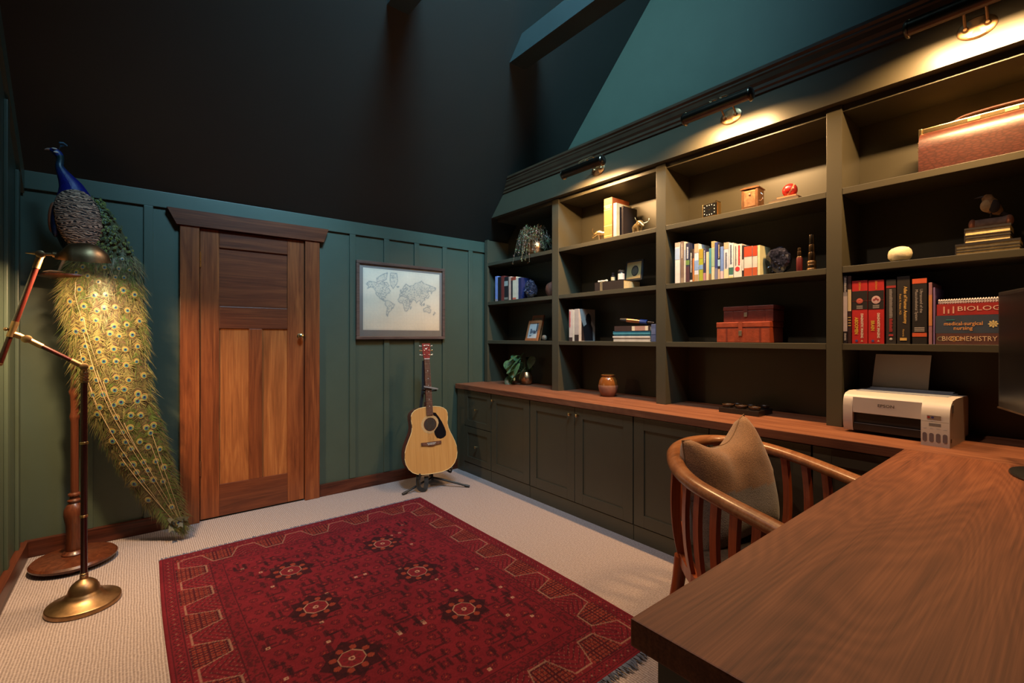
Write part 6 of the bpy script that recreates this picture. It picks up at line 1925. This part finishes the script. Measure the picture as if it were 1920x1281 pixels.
MB().box(-0.045, 0.045, yA - 0.004, yB + 0.006, 0.188, 0.212, 0.004).build('brass_frame', BRASS_L, t)
MB().box(-0.052, 0.052, yB - 0.004, yB + 0.010, 0.165, 0.212, 0.003).build('frame_corner', BRASS_L, t)
for k in range(3):
    MB().sphere((-0.050, yB + 0.008, 0.150 - k * 0.018), 0.005, 10, 8).build('stud', BRASS_L, t, smooth=True)
for y_ in (0.13, -0.13):
    MB().tube(catmull([(-0.012, y_, 0.210), (-0.012, y_ - 0.002, 0.224), (0.012, y_ - 0.002, 0.224), (0.012, y_, 0.210)], 4), 0.003, 8).build('handle_ring', BRASS_L, t, smooth=True)
MB().tube(catmull([(0, 0.135, 0.224), (0, 0.10, 0.236), (0, 0.0, 0.240), (0, -0.10, 0.236), (0, -0.135, 0.224)], 5), 0.0085, 10, flat=0.7).build('handle', CR, t, smooth=True)
MB().lathe([(0.010, 0.0), (0.010, 0.008), (0.004, 0.011)], (0, 0.035, 0.211), 14).build('clasp_knob', BRASS_L, t, smooth=True)
for y_ in (0.07, -0.04):
    MB().box(-0.0465, -0.044, y_ - 0.02, y_ + 0.02, 0.192, 0.208, 0.001).build('lock_plate', BRASS, t)
# skull-like fossil
t = thing('fossil_shell', 'round white sea-urchin-like fossil on a small flat stand', 'fossil', (2.735, 0.537, Z2))
MB().lathe([(0.030, 0.0), (0.036, 0.002), (0.036, 0.004), (0.02, 0.005)], (0, -0.012, 0), 20, sy=1.4).build('stand', BLACK, t)
FS = plain('fossil_white', L(206, 192, 158), rough=0.7, var=0.12, scale=40, bmp=0.5, bscale=70)
fm = MB().lathe([(0.018, 0.005), (0.032, 0.010), (0.041, 0.024), (0.0425, 0.040), (0.039, 0.056), (0.030, 0.067), (0.014, 0.072), (0.0005, 0.0725)], (0, 0, 0), 30, sy=1.05)
fm.v = [(p[0] * (1 + 0.05 * mnoise.noise(Vector(p) * 30)), p[1] * (1 + 0.05 * mnoise.noise(Vector(p) * 30)), p[2] * (1 + 0.04 * mnoise.noise(Vector(p) * 25))) for p in fm.v]
fm.build('shell', FS, t, smooth=True)
for k in range(5):
    a = 2 * PI * k / 5 + 0.6
    MB().tube([(0.040 * math.cos(a) * math.cos(e_), 0.0425 * math.sin(a) * math.cos(e_), 0.038 + 0.035 * math.sin(e_)) for e_ in np.linspace(-0.5, 1.4, 8)], 0.0018, 5).build('rib', FS, t, smooth=True)
# black notebooks with yellow page edges
YP = plain('yellow_pages', L(232, 202, 140), rough=0.9, var=0.18, scale=60)
zz = Z2
for i, (y0, y1, h, lab) in enumerate(((0.347, 0.159, 0.015, 'bottom wide black notebook of the pile under the bird'), (0.347, 0.159, 0.011, 'thin wide black notebook second from the bottom of the bird pile'), (0.347, 0.159, 0.023, 'topmost wide black notebook of the bird pile'), (0.319, 0.185, 0.020, 'lowest narrow black notebook of the bird pile'), (0.319, 0.185, 0.011, 'thin narrow black notebook in the bird pile'), (0.319, 0.185, 0.032, 'narrow black notebook directly under the bird'))):
    t = flat_book(y0, y1, 2.70, 2.86, zz, h, (26, 18, 17), lab, spine_x=False, group='black notebooks with yellowed edges', page=YP)
    pg_ = [o for o in t.children if o.name.startswith('pages')][0]
    if i in (2, 5):
        MB().box(2.6995, 2.70, y1, y0, zz + h - 0.009, zz + h).build('cover_flap', cloth((26, 18, 17)), t, w=True)
    zz += h
# mounted bird on a log
t = thing('bird_figure', 'small brown kingfisher-like bird figure on a short log atop the notebooks', 'figurine', (2.775, 0.25, zz))
LG = plain('log_bark', L(136, 110, 100), rough=0.9, var=0.35, scale=30, bmp=0.6, bscale=40)
MB().tube([(0, 0.050, 0.022), (0, 0.02, 0.024), (0, -0.035, 0.024), (0, -0.055, 0.026)], [0.020, 0.019, 0.019, 0.021], 14).build('log', LG, t, smooth=True)
for y_ in (0.052, -0.056):
    MB().sphere((-0.004, y_, 0.0235), 0.023, 14, 10, sc=(0.95, 0.55, 1)).build('log_end', plain('log_end_wood', L(150, 92, 66), rough=0.85, var=0.3, scale=40), t, smooth=True)
MB().tube([(0.006, -0.036, 0.052), (0.004, -0.024, 0.066), (0, -0.006, 0.086), (-0.002, 0.002, 0.106), (-0.002, 0.006, 0.122), (-0.003, 0.010, 0.134), (-0.003, 0.014, 0.142)], [0.006, 0.017, 0.0265, 0.026, 0.0185, 0.0165, 0.005], 16).build('body', plain('bird_brown', L(168, 124, 80), rough=0.8, var=0.35, scale=60), t, smooth=True)
MB().sphere((-0.014, 0.008, 0.094), 0.021, 14, 10, sc=(0.8, 1.0, 1.25)).build('breast', plain('bird_breast', L(200, 164, 116), rough=0.85, var=0.2, scale=60), t, smooth=True)
MB().tube([(-0.003, 0.014, 0.134), (-0.004, 0.030, 0.135), (-0.004, 0.047, 0.134)], [0.007, 0.0045, 0.0008], 8).build('beak', plain('bird_beak', L(60, 46, 36), rough=0.5), t, smooth=True)
for s in (-1, 1):
    MB().sphere((-0.002 + s * 0.019, -0.014, 0.086), 0.016, 12, 10, sc=(0.45, 1.1, 1.7)).build('wing', plain('bird_wing', L(50, 36, 28), rough=0.8), t, smooth=True)
MB().tube([(0.004, -0.030, 0.060), (0.004, -0.052, 0.040), (0.004, -0.062, 0.030)], [0.010, 0.008, 0.004], 8).build('tail', plain('bird_wing', L(50, 36, 28)), t, smooth=True)
for s in (-1, 1):
    MB().tube([(s * 0.008, -0.004, 0.064), (s * 0.009, -0.002, 0.046)], 0.003, 6).build('leg', plain('bird_beak', L(60, 46, 36)), t, smooth=True)
# medical books, upright
GM = 'upright medical books above the printer'
GOLD = cloth((206, 164, 86)); WHT = cloth((210, 196, 180)); YEL = cloth((190, 150, 50))
DN = (0, 0, -1); RT = (0, -1, 0); UP = (0, 0, 1)
def spine_text(t, s, size, mat, y, z, horizontal=False, sx=1.0, bold=0.0, align='CENTER'):
    return lettering(t, s, size, mat, (-0.0012, y, z), RT if horizontal else DN, UP if horizontal else RT, w=False, sx=sx, bold=bold, align=align)
t = book(.741, .724, Z1, .328, .2, (40, 30, 34), 'tall dark book with a long white spine label, leftmost medical book', [(.18, .70, (196, 178, 176)), (.70, .76, (150, 140, 140))], group=GM)
marks(t, 0, 0.25, 0.32, (190, 180, 176), 0.004); marks(t, 0, 0.015, 0.05, (190, 180, 176), 0.004)
t = book(.723, .708, Z1, .326, .2, (58, 30, 26), 'dark maroon book with a cream patch second of the medical books', [(.48, .80, (206, 180, 136))], group=GM)
for k in range(4):
    MB().box(-0.0011, -0.0006, -0.006, 0.006, 0.085 + k * 0.013, 0.089 + k * 0.013).build('gold_rule', GOLD, t)
for (y0, y1, h, word, lab) in ((.706, .644, .300, 'ABDOMEN', 'red and black imaging book with yellow word ABDOMEN'), (.642, .582, .297, 'BRAIN', 'red and black imaging book with yellow word BRAIN')):
    t = book(y0, y1, Z1, h, .215, (168, 24, 22), lab, [(.545, .835, (24, 16, 16))], group=GM)
    spine_text(t, 'DIAGNOSTIC IMAGING', 0.0135, WHT, -0.009, 0.085, bold=0.0004, sx=0.82)
    spine_text(t, word, 0.0185, YEL, 0.013, 0.085, bold=0.0008, sx=0.9)
    spine_text(t, 'EDITION', 0.010, YEL, 0.0, 0.273)
    if word == 'BRAIN':
        MB().lathe([(0.017, -0.0014), (0.008, -0.0018), (0.0003, -0.0016)], (0, 0, 0.205), 18, 'x', cap=False, sy=1.1).build('brain_picture', cloth((186, 150, 150)), t)
        for q in range(3):
            MB().lathe([(0.0045, -0.0022), (0.0003, -0.0022)], (0, -0.007 + q * 0.007, 0.205 + (q % 2) * 0.006), 10, 'x', cap=False).build('brain_mark', cloth((140, 50, 56)), t)
    else:
        MB().lathe([(0.013, -0.0014), (0.006, -0.002), (0.0003, -0.0016)], (0, 0, 0.203), 18, 'x', cap=False).build('organ_picture', cloth((176, 80, 66)), t)
    MB().box(-0.0012, -0.0006, -0.030, 0.030, 0.2025, 0.2035).build('scan_line', cloth((150, 50, 40)), t)
    for q in range(3):
        MB().box(-0.0012, -0.0006, -0.012, 0.012, 0.166 + q * 0.006, 0.169 + q * 0.006).build('author_mark', cloth((150, 140, 136)), t)
    MB().lathe([(0.0055, -0.0012), (0.0003, -0.0013)], (0, 0.012, 0.014), 14, 'x', cap=False).build('round_mark', cloth((60, 70, 130)), t)
    MB().add([(-0.0012, -0.004, 0.010), (-0.0012, -0.014, 0.010), (-0.0012, -0.009, 0.020)], [(0, 1, 2)]).build('publisher_mark', cloth((190, 150, 120)), t)
t = book(.575, .539, Z1, .294, .21, (40, 34, 32), 'dark grey glossy book with red and grey vertical title', [(.87, .905, (150, 40, 36))], group=GM)
marks(t, 0.0, 0.12, 0.25, (128, 120, 118), 0.006); marks(t, 0.0, 0.055, 0.115, (150, 44, 44), 0.006)
MB().box(-0.0012, -0.0006, -0.008, 0.008, 0.036, 0.044).build('red_mark', cloth((160, 40, 44)), t)
MB().sphere((-0.0004, 0, 0.022), 0.006, 10, 6, sc=(0.15, 1, 1)).build('publisher_mark', cloth((170, 164, 156)), t)
t = book(.536, .490, Z1, .304, .225, (34, 26, 22), 'black anatomy atlas with gold vertical title', [], group=GM)
spine_text(t, 'Atlas of Human Anatomy', 0.0165, GOLD, -0.007, 0.175, sx=0.98, bold=0.0003)
spine_text(t, 'Frank H. Netter, M.D.', 0.0105, GOLD, 0.011, 0.178)
spine_text(t, 'Novartis', 0.0095, GOLD, 0.0, 0.050)
MB().box(-0.0012, -0.0006, -0.012, 0.012, 0.016, 0.028).build('gold_mark', GOLD, t)
t = book(.483, .433, Z1, .289, .225, (24, 18, 17), 'black ultrasound book with orange bands', [(.925, 1, (196, 82, 44)), (.115, .172, (196, 82, 44))], group=GM)
spine_text(t, 'Ultrasound of the', 0.0145, cloth((170, 160, 154)), -0.006, 0.190)
spine_text(t, 'Musculoskeletal System', 0.0145, cloth((170, 160, 154)), 0.010, 0.172)
for q in range(3):
    MB().box(-0.0012, -0.0006, -0.017, 0.017, 0.056 + q * 0.007, 0.060 + q * 0.007).build('author_mark', cloth((160, 150, 144)), t)
book(.428, .416, Z1, .268, .21, (150, 104, 112), 'thin mauve booklet with orange edge beside the ultrasound book', [(.3, .8, (186, 120, 70))], group=GM)
book(.413, .407, Z1, .246, .21, (128, 100, 150), 'thin violet booklet at the right end of the medical books', [], group=GM)
# medical books lying flat
t = flat_book(.404, .118, XS, 2.88, Z1, .047, (86, 50, 44), 'brown biochemistry textbook at the bottom of the lying stack')
lettering(t, 'BIOCHEMISTRY', 0.028, cloth((206, 176, 140)), (XS - 0.0008, 0.303, Z1 + 0.024), RT, UP, sx=0.86)
for k, (y_, r_) in enumerate(((0.348, 0.011), (0.325, 0.008), (0.390, 0.010))):
    MB().lathe([(r_, -0.0004), (r_ * 0.65, -0.0006)], (XS, y_, Z1 + 0.024), 16, 'x', cap=False).build('spine_swirl', cloth(((190, 140, 70), (176, 120, 60), (120, 116, 90))[k]), t, w=True)
t = flat_book(.405, .120, XS, 2.88, Z1 + .0475, .075, (52, 62, 78), 'slate blue medical-surgical nursing textbook in the lying stack')
lettering(t, 'medical-surgical', 0.0215, cloth((216, 148, 78)), (XS - 0.0008, 0.320, Z1 + .0475 + 0.040), RT, UP, sx=0.86, bold=0.0002)
lettering(t, 'nursing', 0.0215, cloth((216, 148, 78)), (XS - 0.0008, 0.320, Z1 + .0475 + 0.021), RT, UP, sx=0.92, bold=0.0002)
MB().box(XS - 0.0008, XS, 0.345, 0.372, Z1 + .0475 + 0.0545, Z1 + .0475 + 0.0575).build('teal_mark', cloth((50, 130, 130)), t, w=True)
fl = MB()
for k in range(8):
    a = 2 * PI * k / 8
    d, e_ = Vector((0, math.cos(a), math.sin(a))), Vector((0, -math.sin(a), math.cos(a)))
    c = Vector((XS - 0.0008, 0.232, Z1 + .0475 + 0.037))
    fl.add([c, c + d * 0.009 + e_ * 0.005, c + d * 0.016, c + d * 0.009 - e_ * 0.005], [(0, 1, 2, 3)])
fl.build('flower_emblem', cloth((214, 190, 130)), t, w=True)
t = flat_book(.401, .125, XS, 2.88, Z1 + .123, .048, (150, 30, 28), 'red biology textbook in the lying stack')
lettering(t, 'BIOLOGY', 0.027, cloth((214, 180, 160)), (XS - 0.0008, 0.263, Z1 + .123 + 0.026), RT, UP, sx=1.30)
for k, y_ in enumerate((0.378, 0.364, 0.349)):
    MB().box(XS - 0.0008, XS, y_ - 0.0025, y_ + 0.0025, Z1 + .123 + 0.008, Z1 + .123 + 0.038 - (k == 1) * 0.012).build('author_mark', cloth((200, 150, 130)), t, w=True)
t = thing('spiral_notebook', 'pale grey spiral-bound notebook on top of the lying textbooks', 'notebook', (2.77, 0.27, Z1 + .171))
ubox('leaves', cloth((196, 188, 192)), t, XS + 0.006, 2.87, .13, .398, Z1 + .172, Z1 + .190, 0.001)
for k in range(34):
    y_ = 0.395 - k * 0.0079
    MB().tube([(XS + 0.012, y_, Z1 + .1745), (XS + 0.002, y_, Z1 + .178), (XS + 0.002, y_, Z1 + .186), (XS + 0.012, y_, Z1 + .1925)], 0.0022, 5).build('wire_loop', cloth((176, 168, 172)), t, w=True)
